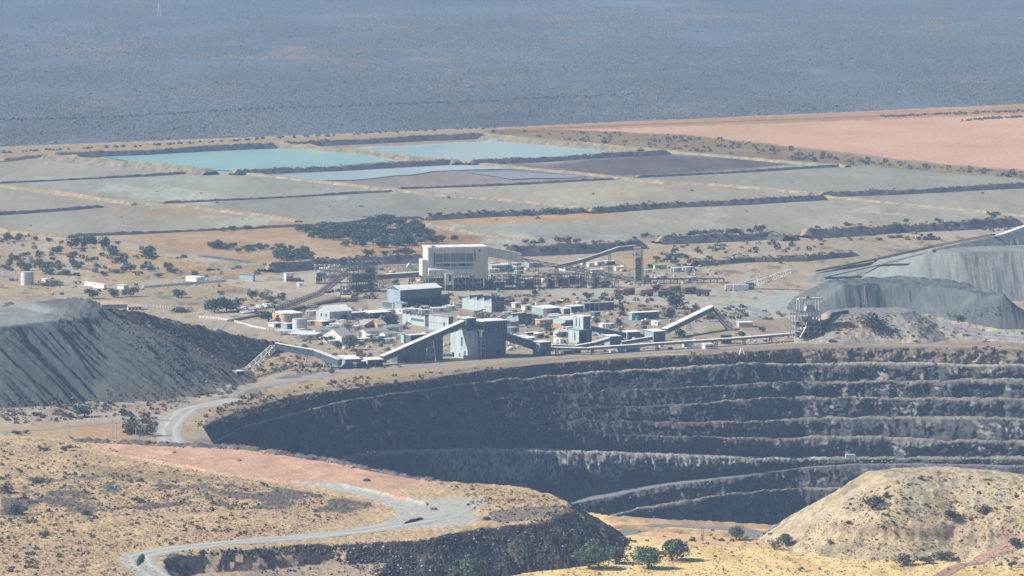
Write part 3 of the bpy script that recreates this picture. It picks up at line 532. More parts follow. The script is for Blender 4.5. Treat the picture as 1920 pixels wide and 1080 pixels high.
# ---------------------------------------------------------------- roads
def road(pts, w, col, z=None, wob=0.8, name='road'):
    L = np.array([(p if z is None else (*p, z)) for p in pts], float); Wp = wxy([tuple(p) for p in L]) if L.shape[1] > 2 else hits(L)
    seg = np.hypot(*np.diff(Wp[:, :2], axis=0).T); cum = np.concatenate([[0], np.cumsum(seg)]); s = np.arange(0, cum[-1], 1.2)
    x, y = [np.interp(s, cum, Wp[:, k]) for k in (0, 1)]
    for _ in range(30):                       # round the corners
        x[1:-1] = (x[:-2]+2*x[1:-1]+x[2:])/4; y[1:-1] = (y[:-2]+2*y[1:-1]+y[2:])/4
    tx, ty = np.gradient(x), np.gradient(y); l = np.hypot(tx, ty)+1e-9; nx, ny = -ty/l, tx/l
    O, SS = np.meshgrid(np.linspace(-1, 1, 21), s); ww = w/2*(1+0.25*(vn(SS/14, O*0+np.sign(O)*5, 11)-0.5)); X = x[:, None]+nx[:, None]*O*ww; Y = y[:, None]+ny[:, None]*O*ww
    Z = ground_z(X, Y)+0.22*(1-np.abs(O)**6)+0.02
    n = fbm(SS/18, O*3.5, 21, 4, 0.6); tr = np.exp(-((np.abs(O)-0.42)/0.13)**2)*(0.5+fbm(SS/30, O*0, 23)); c = np.array(col)*(0.62+0.5*n+0.26*tr)[..., None]
    me = raw_mesh(name, np.stack([X, Y, Z], -1).reshape(-1, 3), grid_faces(*X.shape)[:, ::-1], 0.76*c.reshape(-1, 3), True)
    tag(link(name, me, heap), kind='structure')
road([(330, 1120), (297, 1082), (262, 1058), (256, 1043), (312, 1031), (420, 1019), (560, 1007), (680, 995), (770, 980), (850, 965)], 17, (0.55, 0.555, 0.50))
road([(322, 832), (316, 805), (330, 785), (352, 768), (400, 758), (440, 748)], 15, (0.55, 0.55, 0.50))
road([(325, 790), (280, 786), (200, 793), (100, 803), (0, 811), (-80, 818)], 9, (0.42, 0.38, 0.33))
road([(405, 738), (470, 727), (560, 713), (640, 698), (760, 690), (880, 680), (1020, 672), (1180, 664), (1300, 656), (1420, 648), (1620, 645), (1920, 652)], 11, (0.42, 0.40, 0.37))
road([(560, 706), (520, 710), (600, 696), (640, 690)], 9, (0.24, 0.245, 0.25))  # dark strip painted where the bent gallery's shadow falls
road([(1110, 972), (1250, 983), (1390, 993), (1440, 998)], 14, (0.28, 0.29, 0.29))
road([(1740, 1095), (1800, 1060), (1850, 1040), (1895, 1022), (1960, 1000)], 8, (0.52, 0.33, 0.24), name='path')
road([(330, 612), (420, 606), (500, 612), (560, 628), (640, 640)], 7, (0.42, 0.40, 0.37))
road([(1150, 600), (1260, 612), (1380, 604), (1440, 590), (1400, 575), (1340, 570)], 9, (0.38, 0.385, 0.38))
road([(1920, 634), (1800, 616), (1740, 600)], 9, (0.36, 0.35, 0.34))
# ================================================================ plants and loose stone
def tmpl_bush(n, seed, size=0.42):
    r = np.random.default_rng(seed); th = r.uniform(0, 2*np.pi, n); u = r.uniform(0.0, 1, n); rad = 0.35+0.65*r.uniform(0, 1, n)**0.4
    c = np.stack([np.cos(th)*np.sqrt(1-u*u*0.8)*0.5*rad, np.sin(th)*np.sqrt(1-u*u*0.8)*0.5*rad, 0.08+u*0.85*rad], -1)
    a = r.normal(0, 1, (n, 3)); a /= np.linalg.norm(a, axis=1)[:, None]; b = np.cross(a, r.normal(0, 1, (n, 3))); b /= np.linalg.norm(b, axis=1)[:, None]
    s = size*(0.6+0.8*r.uniform(0, 1, (n, 1))); v = np.stack([c-a*s*0.5-b*s*0.35, c+a*s*0.5-b*s*0.3, c+b*s*0.55], 1).reshape(-1, 3); v[:, 2] = np.maximum(v[:, 2], 0)
    return v, np.arange(3*n).reshape(-1, 3)
def tmpl_mound():                          # coarse bush for far scrub
    v = [(0, 0, 1)]+[(math.cos(a)*0.5*(1+0.25*math.sin(3*a)), math.sin(a)*0.5, 0.45) for a in np.arange(5)*1.2566]+[(math.cos(a)*0.42, math.sin(a)*0.42, -0.1) for a in np.arange(5)*1.2566]
    f = [(0, 1+i, 1+(i+1) % 5) for i in range(5)]
    for i in range(5): j = (i+1) % 5; f += [(1+i, 6+i, 6+j), (1+i, 6+j, 1+j)]
    return np.array(v, float), np.array(f)
def tmpl_rock(seed):
    r = np.random.default_rng(seed); v = np.array([(1, 0, 0), (-1, 0, 0), (0, 1, 0), (0, -1, 0), (0, 0, 1), (0, 0, -1), (.7, .6, .4), (-.6, .6, .5), (.5, -.7, .5), (-.7, -.6, .3)], float)*0.5*r.uniform(0.7, 1.15, (10, 3))
    f = [(6, 4, 0), (6, 2, 4), (6, 0, 2), (7, 4, 2), (7, 1, 4), (7, 2, 1), (8, 4, 3), (8, 0, 4), (8, 3, 0), (9, 4, 1), (9, 3, 4), (9, 1, 3), (5, 2, 0), (5, 1, 2), (5, 3, 1), (5, 0, 3)]
    v[:, 2] += 0.2; return v, np.array(f)
def scatter(name, pts, sx, sz, tm, cols, m, kind='stuff', tilt=0.0):
    n = len(pts); out_v = []; out_f = []; out_c = []; off = 0; k = RNG.integers(0, len(tm), n)
    for t, (tv, tf) in enumerate(tm):
        i = np.where(k == t)[0]
        if not len(i): continue
        a = RNG.uniform(0, 6.283, len(i)); c, s = np.cos(a)[:, None], np.sin(a)[:, None]; x = tv[None, :, 0]*sx[i][:, None]*RNG.uniform(.8, 1.25, (len(i), 1)); y = tv[None, :, 1]*sx[i][:, None]
        v = np.stack([x*c-y*s, x*s+y*c, np.broadcast_to(tv[None, :, 2]*sz[i][:, None], x.shape)], -1)+pts[i][:, None]
        out_v.append(v.reshape(-1, 3)); out_f.append((tf[None]+np.arange(len(i))[:, None, None]*len(tv)).reshape(-1, 3)+off); off += v.shape[0]*v.shape[1]
        out_c.append(np.repeat(cols[i], len(tv), axis=0)*RNG.uniform(0.8, 1.2, (len(i)*len(tv), 1)))
    me = raw_mesh(name, np.concatenate(out_v), np.concatenate(out_f), np.concatenate(out_c)); o = link(name, me, m); return tag(o, kind=kind)
leafm = mat('dry_leaf', attr=True, var=0.2, scale=0.8, rough=0.9); stonem = mat('loose_stone', attr=True, var=0.2, scale=1.5)
def pick(poly, n, power=1.0):               # random pixels of an outline, then the ground under them
    p = np.array(poly, float); r = []
    while len(r) < n:
        q = RNG.uniform(p.min(0), p.max(0), (n*3, 2)); r += list(q[inpoly(q[:, 0], q[:, 1], poly)])
    return np.array(r[:n])
# far plain of scrub
n = 300000; q = np.stack([RNG.uniform(-150, 2070, n), RNG.uniform(0, 1, n)], -1)
Dn = 5350+(RNG.uniform(0, 1, n)**0.9)*5900; yy = HC*FPX/Dn-280; lim = np.interp(q[:, 0], [-400, 0, 500, 960, 1400, 1920, 2300], [287, 275, 254, 236, 217, 194, 178]); ok = yy < lim-1
xs = (q[:, 0]-960)/FPX*Dn; den = fbm(xs/120, Dn/420, 701, 4); ok &= den+0.18*RNG.uniform(-1, 1, n) > 0.40
xs, Dn = xs[ok], Dn[ok]; m_ = len(xs); sz = RNG.uniform(1.3, 3.2, m_); sz[RNG.uniform(0, 1, m_) < 0.004] *= 2.2
cl = np.array((0.10, 0.104, 0.07))*RNG.uniform(0.6, 1.5, (m_, 1))+RNG.uniform(0, .02, (m_, 1))*np.array((1, .8, .5))
scatter('scrubland', np.stack([xs, Dn, sheet_z(xs, Dn)-0.3], -1), sz, sz*0.5, [tmpl_mound()], cl, leafm)
# a thicker line of bush along the old fence cut
ln = []
for pts, k in (([(-60, 226), (170, 222), (350, 212), (500, 204), (640, 200), (900, 190), (1200, 176)], 420), ([(1650, 219), (1760, 214), (1850, 211), (1960, 207)], 130), ([(1800, 227), (1860, 222), (1960, 217)], 70), ([(-60, 289), (300, 272), (700, 249), (930, 240)], 130)):
    a = np.array(pts, float); x = RNG.uniform(a[0, 0], a[-1, 0], k); ln.append(np.stack([x, np.interp(x, a[:, 0], a[:, 1])+RNG.normal(0, 0.8, k)], -1))
ln = np.concatenate(ln); w = P(ln[:, 0], ln[:, 1], 0.0); sz = RNG.uniform(2, 5.5, len(w))
scatter('bush_line', w, sz, sz*0.55, [tmpl_mound()], np.array((0.08, 0.08, 0.062))*RNG.uniform(.7, 1.3, (len(w), 1)), leafm)
# dry shrubs round the mine
SH = []
for poly, k, lo, hi in (([(0, 440), (140, 446), (320, 472), (500, 500), (520, 515), (400, 520), (180, 520), (0, 530)], 230, 2.5, 6), ([(0, 470), (350, 495), (330, 515), (0, 515)], 40, 4, 7), ([(900, 244), (1150, 248), (1300, 257), (1420, 269), (1600, 293), (1780, 313), (1930, 324), (1930, 336), (1640, 312), (1466, 300), (1205, 276), (930, 252)], 420, 2.5, 6),
                        ([(1235, 450), (1500, 445), (1900, 418), (1910, 430), (1600, 460), (1500, 500), (1240, 500)], 190, 2.5, 6), ([(1130, 555), (1500, 585), (1490, 600), (1360, 600), (1150, 600)], 130, 2, 5), ([(820, 555), (1180, 552), (1180, 575), (950, 575)], 120, 2, 5),
                        ([(420, 560), (540, 560), (600, 590), (500, 600), (400, 575)], 60, 2, 4), ([(330, 800), (450, 745), (640, 712), (760, 700), (1000, 685), (1200, 672), (1400, 660), (1900, 650), (1900, 656), (1400, 668), (1040, 682), (757, 716), (640, 734), (400, 800)], 650, 1.0, 3.2),
                        ([(480, 650), (640, 645), (760, 690), (560, 700), (440, 700)], 420, 1.0, 3.4), ([(1545, 590), (1700, 588), (1920, 625), (1920, 645), (1500, 640)], 140, 0.8, 2.2), ([(0, 770), (330, 745), (400, 720), (440, 730), (300, 775), (160, 785), (0, 800)], 420, 1.0, 3.0),
                        ([(0, 822), (150, 832), (420, 890), (700, 950), (560, 1000), (210, 1035), (0, 1080)], 800, 0.7, 2.6), ([(0, 960), (600, 990), (210, 1035), (240, 1080), (0, 1080)], 420, 0.6, 1.6), ([(900, 1050), (1200, 1030), (1400, 1010), (1920, 1010), (1920, 1080), (900, 1080)], 420, 0.5, 1.6),
                        ([(1500, 1000), (1620, 915), (1760, 886), (1920, 900), (1920, 1000)], 260, 0.7, 2.0), ([(820, 905), (1040, 930), (1060, 945), (900, 965)], 160, 0.6, 1.6), ([(1160, 990), (1480, 1000), (1480, 1020), (1180, 1020)], 60, 1, 2.5), ([(700, 600), (1130, 600), (1240, 640), (900, 655)], 90, 1.5, 4),
                        ([(230, 770), (295, 775), (290, 820), (225, 815)], 90, 2.0, 5.5), ([(0, 345), (1900, 330), (1900, 405), (1500, 430), (900, 420), (0, 430)], 40, 1.5, 4)):
    q = pick(poly, k); s = lo+(hi-lo)*RNG.uniform(0, 1, k)**1.8; SH.append(np.column_stack([q, s]))
SH = np.concatenate(SH); SH = SH[(fbm(SH[:, 0]/46, SH[:, 1]/15, 811, 3) > .44) | (RNG.uniform(0, 1, len(SH)) < .12)]; w = hits(SH[:, :2]); s = SH[:, 2]; kind = RNG.uniform(0, 1, (len(w), 1))
cl = np.where(kind < 0.5, (0.135, 0.118, 0.085), np.where(kind < 0.85, (0.19, 0.155, 0.10), (0.075, 0.080, 0.055)))*RNG.uniform(.75, 1.25, (len(w), 1))
scatter('dry_scrub', w-np.array((0, 0, .1)), s, s*RNG.uniform(.5, .85, len(w)), [tmpl_bush(34, 3), tmpl_bush(34, 4), tmpl_bush(40, 5, 0.36)], cl, leafm)
# tufts of dry grass in front
q = np.concatenate([pick([(0, 818), (150, 830), (420, 885), (720, 950), (560, 1004), (250, 1030), (300, 1080), (0, 1080)], 9500), pick([(900, 1060), (1200, 1030), (1480, 1010), (1920, 1000), (1920, 1080), (880, 1080)], 2600), pick([(1500, 1000), (1620, 915), (1760, 886), (1920, 900), (1920, 1010)], 2400), pick([(830, 900), (1040, 930), (1060, 948), (900, 945)], 700), pick([(340, 815), (450, 750), (700, 705), (1000, 686), (1000, 690), (640, 738), (440, 778)], 900)])
q = q[(fbm(q[:, 0]/30, q[:, 1]/10, 813, 4) > .43) | (RNG.uniform(0, 1, len(q)) < .2)]; w = hits(q); s = RNG.uniform(.35, 1.1, len(w)); kk = RNG.uniform(0, 1, (len(w), 1))
cl = np.where(kk < .55, (0.44, 0.32, 0.17), np.where(kk < .85, (0.33, 0.25, 0.14), (0.20, 0.17, 0.095)))*RNG.uniform(.8, 1.2, (len(w), 1))
scatter('dry_grass', w, s, s*.6, [tmpl_bush(10, 13, 0.6), tmpl_bush(10, 14, 0.6)], cl, leafm)
# loose stone: dump faces, slopes, pit benches
q = np.concatenate([pick([(560, 1022), (785, 1014), (982, 982), (1064, 945), (1200, 1028), (1060, 1055), (880, 1075), (700, 1080)], 5200), pick([(60, 898), (350, 900), (640, 930), (700, 955), (400, 960), (60, 975)], 1700), pick([(310, 1036), (480, 1044), (640, 1030), (560, 1022), (330, 1034)], 420), pick([(480, 1070), (720, 1060), (700, 1080), (500, 1080)], 200),
                    pick([(910, 955), (1055, 948), (1035, 970), (930, 985)], 300), pick([(150, 822), (300, 829), (450, 836), (640, 860), (700, 878), (830, 902), (830, 908), (620, 868), (450, 844), (150, 831)], 420)])
w = hits(q); s = 0.35+1.5*RNG.uniform(0, 1, len(w))**4; g = RNG.uniform(.55, 1.5, (len(w), 1))
scatter('loose_stone', w, s, s*.8, [tmpl_rock(i) for i in range(5)], np.where(RNG.uniform(0, 1, (len(w), 1)) < .16, (.34, .31, .28), (0.095, 0.088, 0.084))*g, stonem)
q = np.concatenate([pick([(180, 592), (320, 606), (545, 646), (440, 695), (400, 712), (330, 735), (250, 650)], 2600), pick([(250, 735), (420, 712), (330, 745), (0, 775), (0, 755)], 700), pick([(1550, 590), (1700, 588), (1920, 630), (1500, 640)], 120), pick([(1760, 582), (1900, 575), (1915, 590), (1780, 600)], 130)])
w = hits(q); s = 0.5+1.6*RNG.uniform(0, 1, len(w))**3; g = RNG.uniform(.5, 1.5, (len(w), 1))
scatter('loose_stone', w, s, s*.75, [tmpl_rock(i) for i in range(5)], np.where(RNG.uniform(0, 1, (len(w), 1)) < .3, (0.20, 0.17, 0.12), (0.075, 0.07, 0.06))*g, stonem)
n = 5200; li = RNG.choice([1, 2, 3, 4, 5, 6, 6, 6, 7, 8], n); ci = RNG.integers(0, len(pc), n); yb = np.array([Dc[l][i] for l, i in zip(li, ci)]); zb = -np.array([ds[l][i] for l, i in zip(li, ci)]); o_ = RNG.normal(0.5, 2.6, n); o_[li == 7] = RNG.normal(-1.8, .6, (li == 7).sum())
w = np.stack([xdir[ci]*(yb+o_), yb+o_, zb-np.maximum(-o_, 0)*1.3+0.2], -1); s = 0.6+2.4*RNG.uniform(0, 1, n)**3; k = np.interp(pc[ci], [400, 900, 1400], [.25, .6, 1.0])[:, None]
k = np.maximum(k, (li == 6)[:, None]*.9)
scatter('bench_rubble', w, s, s*.7, [tmpl_rock(i) for i in range(5)], np.array((0.24, 0.21, 0.175))*k*RNG.uniform(.6, 1.3, (n, 1)), stonem)
w = np.concatenate(BSTONE); w = w[RNG.permutation(len(w))[:9000]]; s = .5+1.9*RNG.uniform(0, 1, len(w))**2.5; kk = RNG.uniform(0, 1, (len(w), 1))
scatter('loose_stone', w, s, s*.8, [tmpl_rock(i) for i in range(5)], np.where(kk < .3, (.30, .27, .23), np.where(kk < .65, (.15, .14, .13), (.06, .06, .058)))*RNG.uniform(.7, 1.2, (len(w), 1)), stonem)
i_ = np.where(w[:, 1] < 4500)[0][:520]; s = 1.2+3.0*RNG.uniform(0, 1, len(i_))**2; scatter('dry_scrub', w[i_], s, s*.6, [tmpl_bush(30, 33), tmpl_bush(30, 34)], np.array((.12, .115, .085))*RNG.uniform(.6, 1.4, (len(i_), 1)), leafm)
# ---------------------------------------------------------------- trees
trunkm = mat('tree_bark', (0.11, 0.085, 0.06), scale=3); TREEM = {}
def crown_mesh(seed, n, leaf, tint, dry=False, dome=False):
    r = np.random.default_rng(seed); L = 7; lc = np.stack([r.uniform(-.30, .30, L), r.uniform(-.30, .30, L), r.uniform(.30, .74, L)], -1); lr = r.uniform(.17, .30, L)
    if dome: lc = np.stack([r.uniform(-.20, .20, L), r.uniform(-.20, .20, L), r.uniform(.26, .66, L)], -1); lr = r.uniform(.24, .33, L)
    k = r.integers(0, L, n); d = r.normal(0, 1, (n, 3)); d /= np.linalg.norm(d, axis=1)[:, None]; c = lc[k]+d*(lr[k]*r.uniform(.55, 1.05, n)**.5)[:, None]; c[:, 2] = np.clip(c[:, 2], (.03 if dome else .10) if not dry else .05, 1.0)
    nn = d*.9+r.normal(0, .55, (n, 3)); nn /= np.linalg.norm(nn, axis=1)[:, None]; a = np.cross(nn, r.normal(0, 1, (n, 3))); a /= np.linalg.norm(a, axis=1)[:, None]; b = np.cross(nn, a)
    s = leaf*(.6+.8*r.uniform(0, 1, (n, 1))); v = np.stack([c-a*s-b*s*.6, c+a*s-b*s*.7, c+a*s*.8+b*s*.7, c-a*s*.7+b*s*.8], 1).reshape(-1, 3)
    g = r.uniform(.6, 1.5, (n, 1))*(.8+.5*r.uniform(0, 1, L)[k][:, None]); cl = np.repeat(np.array(tint)*g, 4, axis=0)
    me = raw_mesh('crown', v, np.arange(4*n).reshape(-1, 4), cl); me.materials.append(leafm); return me
def stem_mesh(seed, limbs=5):
    r = np.random.default_rng(seed); v = []; f = []
    def tube(p, q, a, b):
        p, q = np.array(p), np.array(q); i0 = len(v); d = q-p; d = d/np.linalg.norm(d); u = np.cross(d, (.3, .9, .1)); u /= np.linalg.norm(u); w = np.cross(d, u)
        for pt, rr in ((p, a), (q, b)):
            for t in range(5): v.append(tuple(pt+rr*(u*math.cos(t*1.2566)+w*math.sin(t*1.2566))))
        for t in range(5): f.append((i0+t, i0+(t+1) % 5, i0+5+(t+1) % 5, i0+5+t))
    tube((0, 0, -.05), (.02, .01, .32), .035, .026)
    for i in range(limbs):
        a = i*6.283/limbs+r.uniform(-.4, .4); tube((.02, .01, .24+.05*r.uniform()), (.27*math.cos(a), .27*math.sin(a), .5+.3*r.uniform()), .02, .007)
    return raw_mesh('trunk', v, f)
CROWN = {'g': [crown_mesh(i, 420, .050, (0.072, 0.104, 0.066)) for i in range(5)], 'G': [crown_mesh(20+i, 1500, .027, (0.10, 0.14, 0.08), False, True) for i in range(3)],
         'd': [crown_mesh(40+i, 300, .030, (0.135, 0.115, 0.090), True) for i in range(3)], 'b': [crown_mesh(60+i, 700, .034, (0.075, 0.075, 0.055), True) for i in range(3)]}
STEM = [stem_mesh(i) for i in range(3)]
for s_ in STEM: s_.materials.append(trunkm)
KIND = {'g': ('evergreen_tree', 'tree'), 'G': ('pepper_tree', 'tree'), 'd': ('bare_tree', 'tree'), 'b': ('bush', 'bush')}
def plant(p, wpx, hpx, kind, label, group=None):
    s = pxm(p); nm, cat = KIND[kind]; o = empty(nm, p-Vector((0, 0, .15)), label, cat, group, random.uniform(0, 6.28)); o.scale = (wpx/s*1.25, wpx/s*1.25, max(hpx, 3)/s*1.12)
    c = link('crown', random.choice(CROWN[kind])); c.parent = o
    t = link('trunk', random.choice(STEM)); t.parent = o
    return o
TL = []
def T(px, py, w, h, kind, label, group=None): TL.append((px, py, w, h, kind, label, group))
# trees one can point at
for a in [(402, 586, 34, 30, 'g', 'biggest dark tree clump at the near end of the staff car park'), (425, 584, 38, 30, 'g', 'broad dark tree touching the row of parked white cars'), (447, 575, 20, 16, 'b', 'low dull tree behind the broad dark tree at the car park'), (473, 561, 20, 16, 'g', 'dark round tree above the middle of the car park row'), (466, 551, 9, 12, 'd', 'thin leafless tree above the round car park trees'),
          (489, 558, 13, 11, 'b', 'small brown bush between two dark trees above the car park'), (500, 558, 22, 16, 'd', 'greyish half-bare tree above the parked cars'), (507, 565, 20, 12, 'b', 'dark low bush just above the parked white vans'), (529, 564, 17, 15, 'g', 'lone dark round tree beside the foot of the dark inclined conveyor'), (413, 553, 12, 9, 'b', 'dull bush on the open ground uphill of the car park'),
          (503, 603, 24, 22, 'g', 'dark twin-trunk tree beside the orange-walled house'), (603, 590, 21, 18, 'g', 'round tree beside the row of diagonal parked cars'), (522, 606, 12, 13, 'b', 'dusky tree in front of the orange-walled house'), (656, 622, 28, 24, 'd', 'rounded brown tree among the tin-roofed houses'), (732, 614, 42, 32, 'g', 'very wide dark tree beyond the tin-roofed houses'), (656, 656, 30, 30, 'G', 'green feathery tree against the cream house wall'),
          (650, 590, 18, 8, 'g', 'small dark tree between two white-roofed offices'), (905, 607, 44, 28, 'd', 'large leafless grey tree behind the main crusher hall'), (940, 610, 26, 20, 'd', 'second leafless grey tree next to the crusher hall roof'), (970, 612, 18, 12, 'b', 'dark bush beside the saw-roofed shed'), (1045, 632, 20, 12, 'd', 'grey leafless shrub under the orange brick wall'),
          (1268, 579, 38, 32, 'g', 'biggest dark tree between the parked haul trucks and the rising gallery'), (1252, 594, 26, 18, 'b', 'dull lower tree beside the biggest dark tree by the trucks'), (1290, 592, 26, 14, 'd', 'brown scrub tree under the biggest dark tree'), (1277, 633, 22, 20, 'g', 'round clipped-looking tree under the trestle of the rising gallery'), (1331, 603, 15, 18, 'g', 'slim green tree in front of the rising gallery head'),
          (1104, 562, 15, 13, 'g', 'lone green tree behind the open-fronted dark shed'), (1005, 554, 12, 12, 'g', 'small green tree beside a white tank on the yard'), (1145, 640, 16, 12, 'd', 'small thorn tree beside the light blue tower'), (1152, 612, 10, 9, 'd', 'flat thorn tree near the green tank by the descending gallery'),
          (1634, 614, 46, 28, 'b', 'big dark bush on the slope of the tip mound'), (1567, 614, 10, 8, 'g', 'small green bush on the tip mound beside the steel tower'), (1390, 632, 17, 12, 'g', 'round green tree beside the long white conveyor'), (1430, 622, 14, 11, 'g', 'small round tree near the foot of the tip tower'), (1800, 600, 20, 10, 'b', 'dark bush in front of the boulder pile'),
          (158, 781, 36, 24, 'g', 'dark dense tree at the toe of the waste dump'), (252, 815, 36, 34, 'd', 'wide leafless tree clump beside the haul road bend'), (276, 818, 32, 30, 'd', 'leafless tree touching the inside of the haul road bend'), (758, 730, 9, 9, 'g', 'single green bush on the upper pit bench'), (620, 700, 14, 10, 'b', 'bush beside the dark shadow strip'),
          (1105, 1066, 60, 46, 'G', 'biggest rounded green tree below the black rock slope'), (1155, 1057, 40, 33, 'G', 'smallest of the four round green trees below the black slope'), (1215, 1065, 62, 44, 'G', 'wide low green tree, nearest of the pair on the tan grass'), (1260, 1051, 60, 43, 'G', 'tall green tree behind the wide low one on the tan grass'), (887, 1090, 50, 46, 'G', 'green tree cut by the picture edge under the black slope'),
          (1380, 1012, 30, 26, 'G', 'pale green tree standing beside the near pit road'), (1452, 1031, 30, 26, 'd', 'grey-green leafless tree at the toe of the grassy hill'), (1474, 1024, 26, 26, 'G', 'dark green tree at the toe of the grassy hill'), (1638, 950, 34, 24, 'b', 'largest dark bush on the flank of the grassy hill'), (1660, 934, 12, 14, 'b', 'small upright bush on the flank of the grassy hill'), (1781, 974, 32, 20, 'b', 'round dark bush half way along the grassy hill'), (1846, 963, 24, 16, 'b', 'dark bush high on the grassy hill near a second small bush'),
          (1703, 1060, 40, 20, 'b', 'largest of the three black bushes beside the pink track'), (1737, 1056, 28, 13, 'b', 'flat black bush between two others beside the pink track'), (1770, 1048, 32, 16, 'b', 'black bush closest to the pink track'), (1905, 1024, 26, 16, 'b', 'black bush where the pink track leaves the picture'), (1897, 1064, 16, 13, 'b', 'small spiky bush on the grass right of the pink track'), (1590, 986, 11, 9, 'b', 'tiny dark bush at the pink cut of the hill'), (1558, 1020, 10, 9, 'b', 'small bush below the pink cut of the hill'), (1725, 900, 12, 8, 'b', 'tiny bush on the crest of the grassy hill'),
          (70, 905, 32, 12, 'b', 'dark flattened bush alone on the tan hillside'), (9, 926, 26, 22, 'b', 'dark bush at the picture edge on the tan hillside'), (82, 845, 16, 8, 'b', 'dark bush on the tan slope above the hillside'), (125, 845, 22, 10, 'b', 'double green bush on the tan slope'), (30, 816, 20, 10, 'b', 'green bush beside the pale track at the toe of the dump'), (50, 813, 12, 7, 'b', 'smaller green bush beside the pale track at the dump toe'), (30, 965, 34, 20, 'b', 'black jagged bush among the dark rocks on the hillside'), (85, 1004, 20, 10, 'b', 'small dark bush low on the tan hillside'), (165, 965, 22, 9, 'b', 'dark bush below the belt of black rocks'), (260, 942, 22, 10, 'b', 'dark bush inside the belt of black rocks'),
          (985, 404, 23, 14, 'g', 'round dark tree on the dam beyond the plant, beside the reed bed'), (1047, 402, 23, 14, 'g', 'round dark tree at the far end of the reed bed dam'), (905, 404, 26, 9, 'g', 'wide low tree on the dam beside the reed bed'), (884, 405, 14, 8, 'g', 'low tree beside the wide one on the reed bed dam'), (825, 409, 20, 10, 'g', 'dark tree at the near end of the reed bed dam'), (812, 411, 14, 8, 'g', 'small tree at the very end of the reed bed dam'),
          (984, 457, 13, 8, 'g', 'smallest round tree behind the yellow gallery roof'), (998, 457, 10, 8, 'g', 'little round tree beside the smallest one behind the yellow gallery'), (1016, 456, 13, 12, 'g', 'pale tree on the dry rise behind the yellow gallery'), (1048, 455, 15, 12, 'g', 'round tree on top of the dark rock wall'), (1064, 456, 18, 12, 'g', 'twin tree on top of the dark rock wall'), (1081, 455, 12, 9, 'g', 'low tree at the end of the twin on the rock wall'),
          (1210, 446, 14, 12, 'g', 'round dark tree beside the dry pan behind the lattice tower'), (1222, 447, 12, 8, 'd', 'bare tree beside the round one on the dry pan'), (1590, 427, 14, 13, 'g', 'lone round tree on the pan edge above the rock wall'), (1532, 430, 11, 7, 'g', 'tiny round tree on the pan edge above the rock wall'), (1674, 436, 26, 20, 'g', 'largest tree on the rock wall beside the pan'), (1700, 418, 13, 8, 'g', 'flat tree on the pan edge beyond the largest'), (1760, 417, 12, 10, 'g', 'small tree at the far end of the rock wall'), (1862, 409, 22, 12, 'g', 'round tree near the end of the long covered conveyor'),
          (52, 531, 12, 8, 'b', 'dark bush at the foot of the big white tank'), (95, 535, 40, 10, 'b', 'dark hedge-like bush beyond the waste dump'), (175, 560, 26, 18, 'g', 'dark tree behind the crest of the dump'), (215, 558, 20, 17, 'g', 'dark tree above the orange roof'), (244, 556, 24, 19, 'g', 'darkest tree above the right end of the orange roof'), (335, 558, 26, 16, 'g', 'green tree on the open ground beyond the orange roof'), (364, 520, 14, 13, 'g', 'round tree beside the small white container building'), (298, 520, 16, 10, 'b', 'grey bush near the white boundary wall'), (344, 585, 44, 9, 'b', 'long dark hedge near the white striped kerb'),
          (280, 486, 34, 30, 'g', 'tallest dark tree on the tan embankment'), (195, 471, 20, 26, 'g', 'upright dark tree left of the tallest embankment tree'), (212, 479, 26, 22, 'g', 'sloping-topped tree beside the tallest embankment tree'), (107, 476, 24, 18, 'g', 'low dark tree below the embankment crest'), (135, 466, 24, 20, 'g', 'first of three touching trees on the embankment crest'), (155, 464, 20, 20, 'g', 'middle of three touching trees on the embankment crest'), (173, 463, 24, 26, 'g', 'tallest of three touching trees on the embankment crest'), (66, 451, 12, 9, 'g', 'small round tree on the pale dam crest'), (92, 453, 14, 8, 'g', 'small flat tree on the pale dam crest'), (221, 459, 10, 7, 'g', 'tiny round tree on the tan field edge'), (116, 458, 11, 8, 'b', 'small brown bush on the embankment'), (14, 452, 18, 14, 'g', 'dark tree nearest the picture edge on the dam'), (36, 452, 18, 15, 'g', 'dark tree second from the picture edge on the dam')]: T(*a)
# thickets whose trees nothing tells apart
def thick(poly, n, lo, hi, label, group, asp=.72):
    got = []
    for x, y in pick(poly, n*4):
        if all(abs(x-a)/8+abs(y-b)/3 > 1 for a, b in got): got.append((x, y))
        if len(got) == n: break
    for x, y in sorted(got, key=lambda q: q[1]): w = random.uniform(lo, hi); T(x, y, w, w*asp*random.uniform(.85, 1.15), 'g', label, group)
TH_L, TH_G = 'dark green tree in the big thicket on the rust-coloured dry field', 'thicket trees on the dry field'
thick([(685, 415), (745, 411), (790, 432), (850, 444), (862, 452), (800, 458), (765, 466), (700, 465), (640, 466), (650, 450), (590, 452), (560, 440), (530, 440), (540, 432), (640, 430)], 100, 15, 25, TH_L, TH_G)
B_L, B_G = 'dark green tree in the long belt across the rust-coloured dry field', 'belt of trees on the dry field'
thick([(396, 472), (400, 462), (450, 462), (455, 476)], 9, 14, 20, B_L, B_G); thick([(455, 466), (560, 468), (560, 474), (455, 474)], 14, 10, 16, B_L, B_G); thick([(515, 486), (520, 478), (580, 474), (614, 478), (614, 489), (530, 490)], 18, 14, 22, B_L, B_G)
thick([(690, 478), (800, 474), (800, 478), (690, 482)], 9, 12, 18, 'dark tree on the crest of the rock wall beyond the screening plant', 'trees on the rock wall')
thick([(1285, 442), (1425, 434), (1425, 437), (1285, 446)], 15, 12, 18, 'dark green tree in the row along the far edge of the dry pan', 'row of trees along the pan')
thick([(415, 432), (470, 425), (470, 432), (415, 436)], 6, 10, 14, 'dark tree on the low dam at the top of the rust-coloured field', 'trees on the low dam')
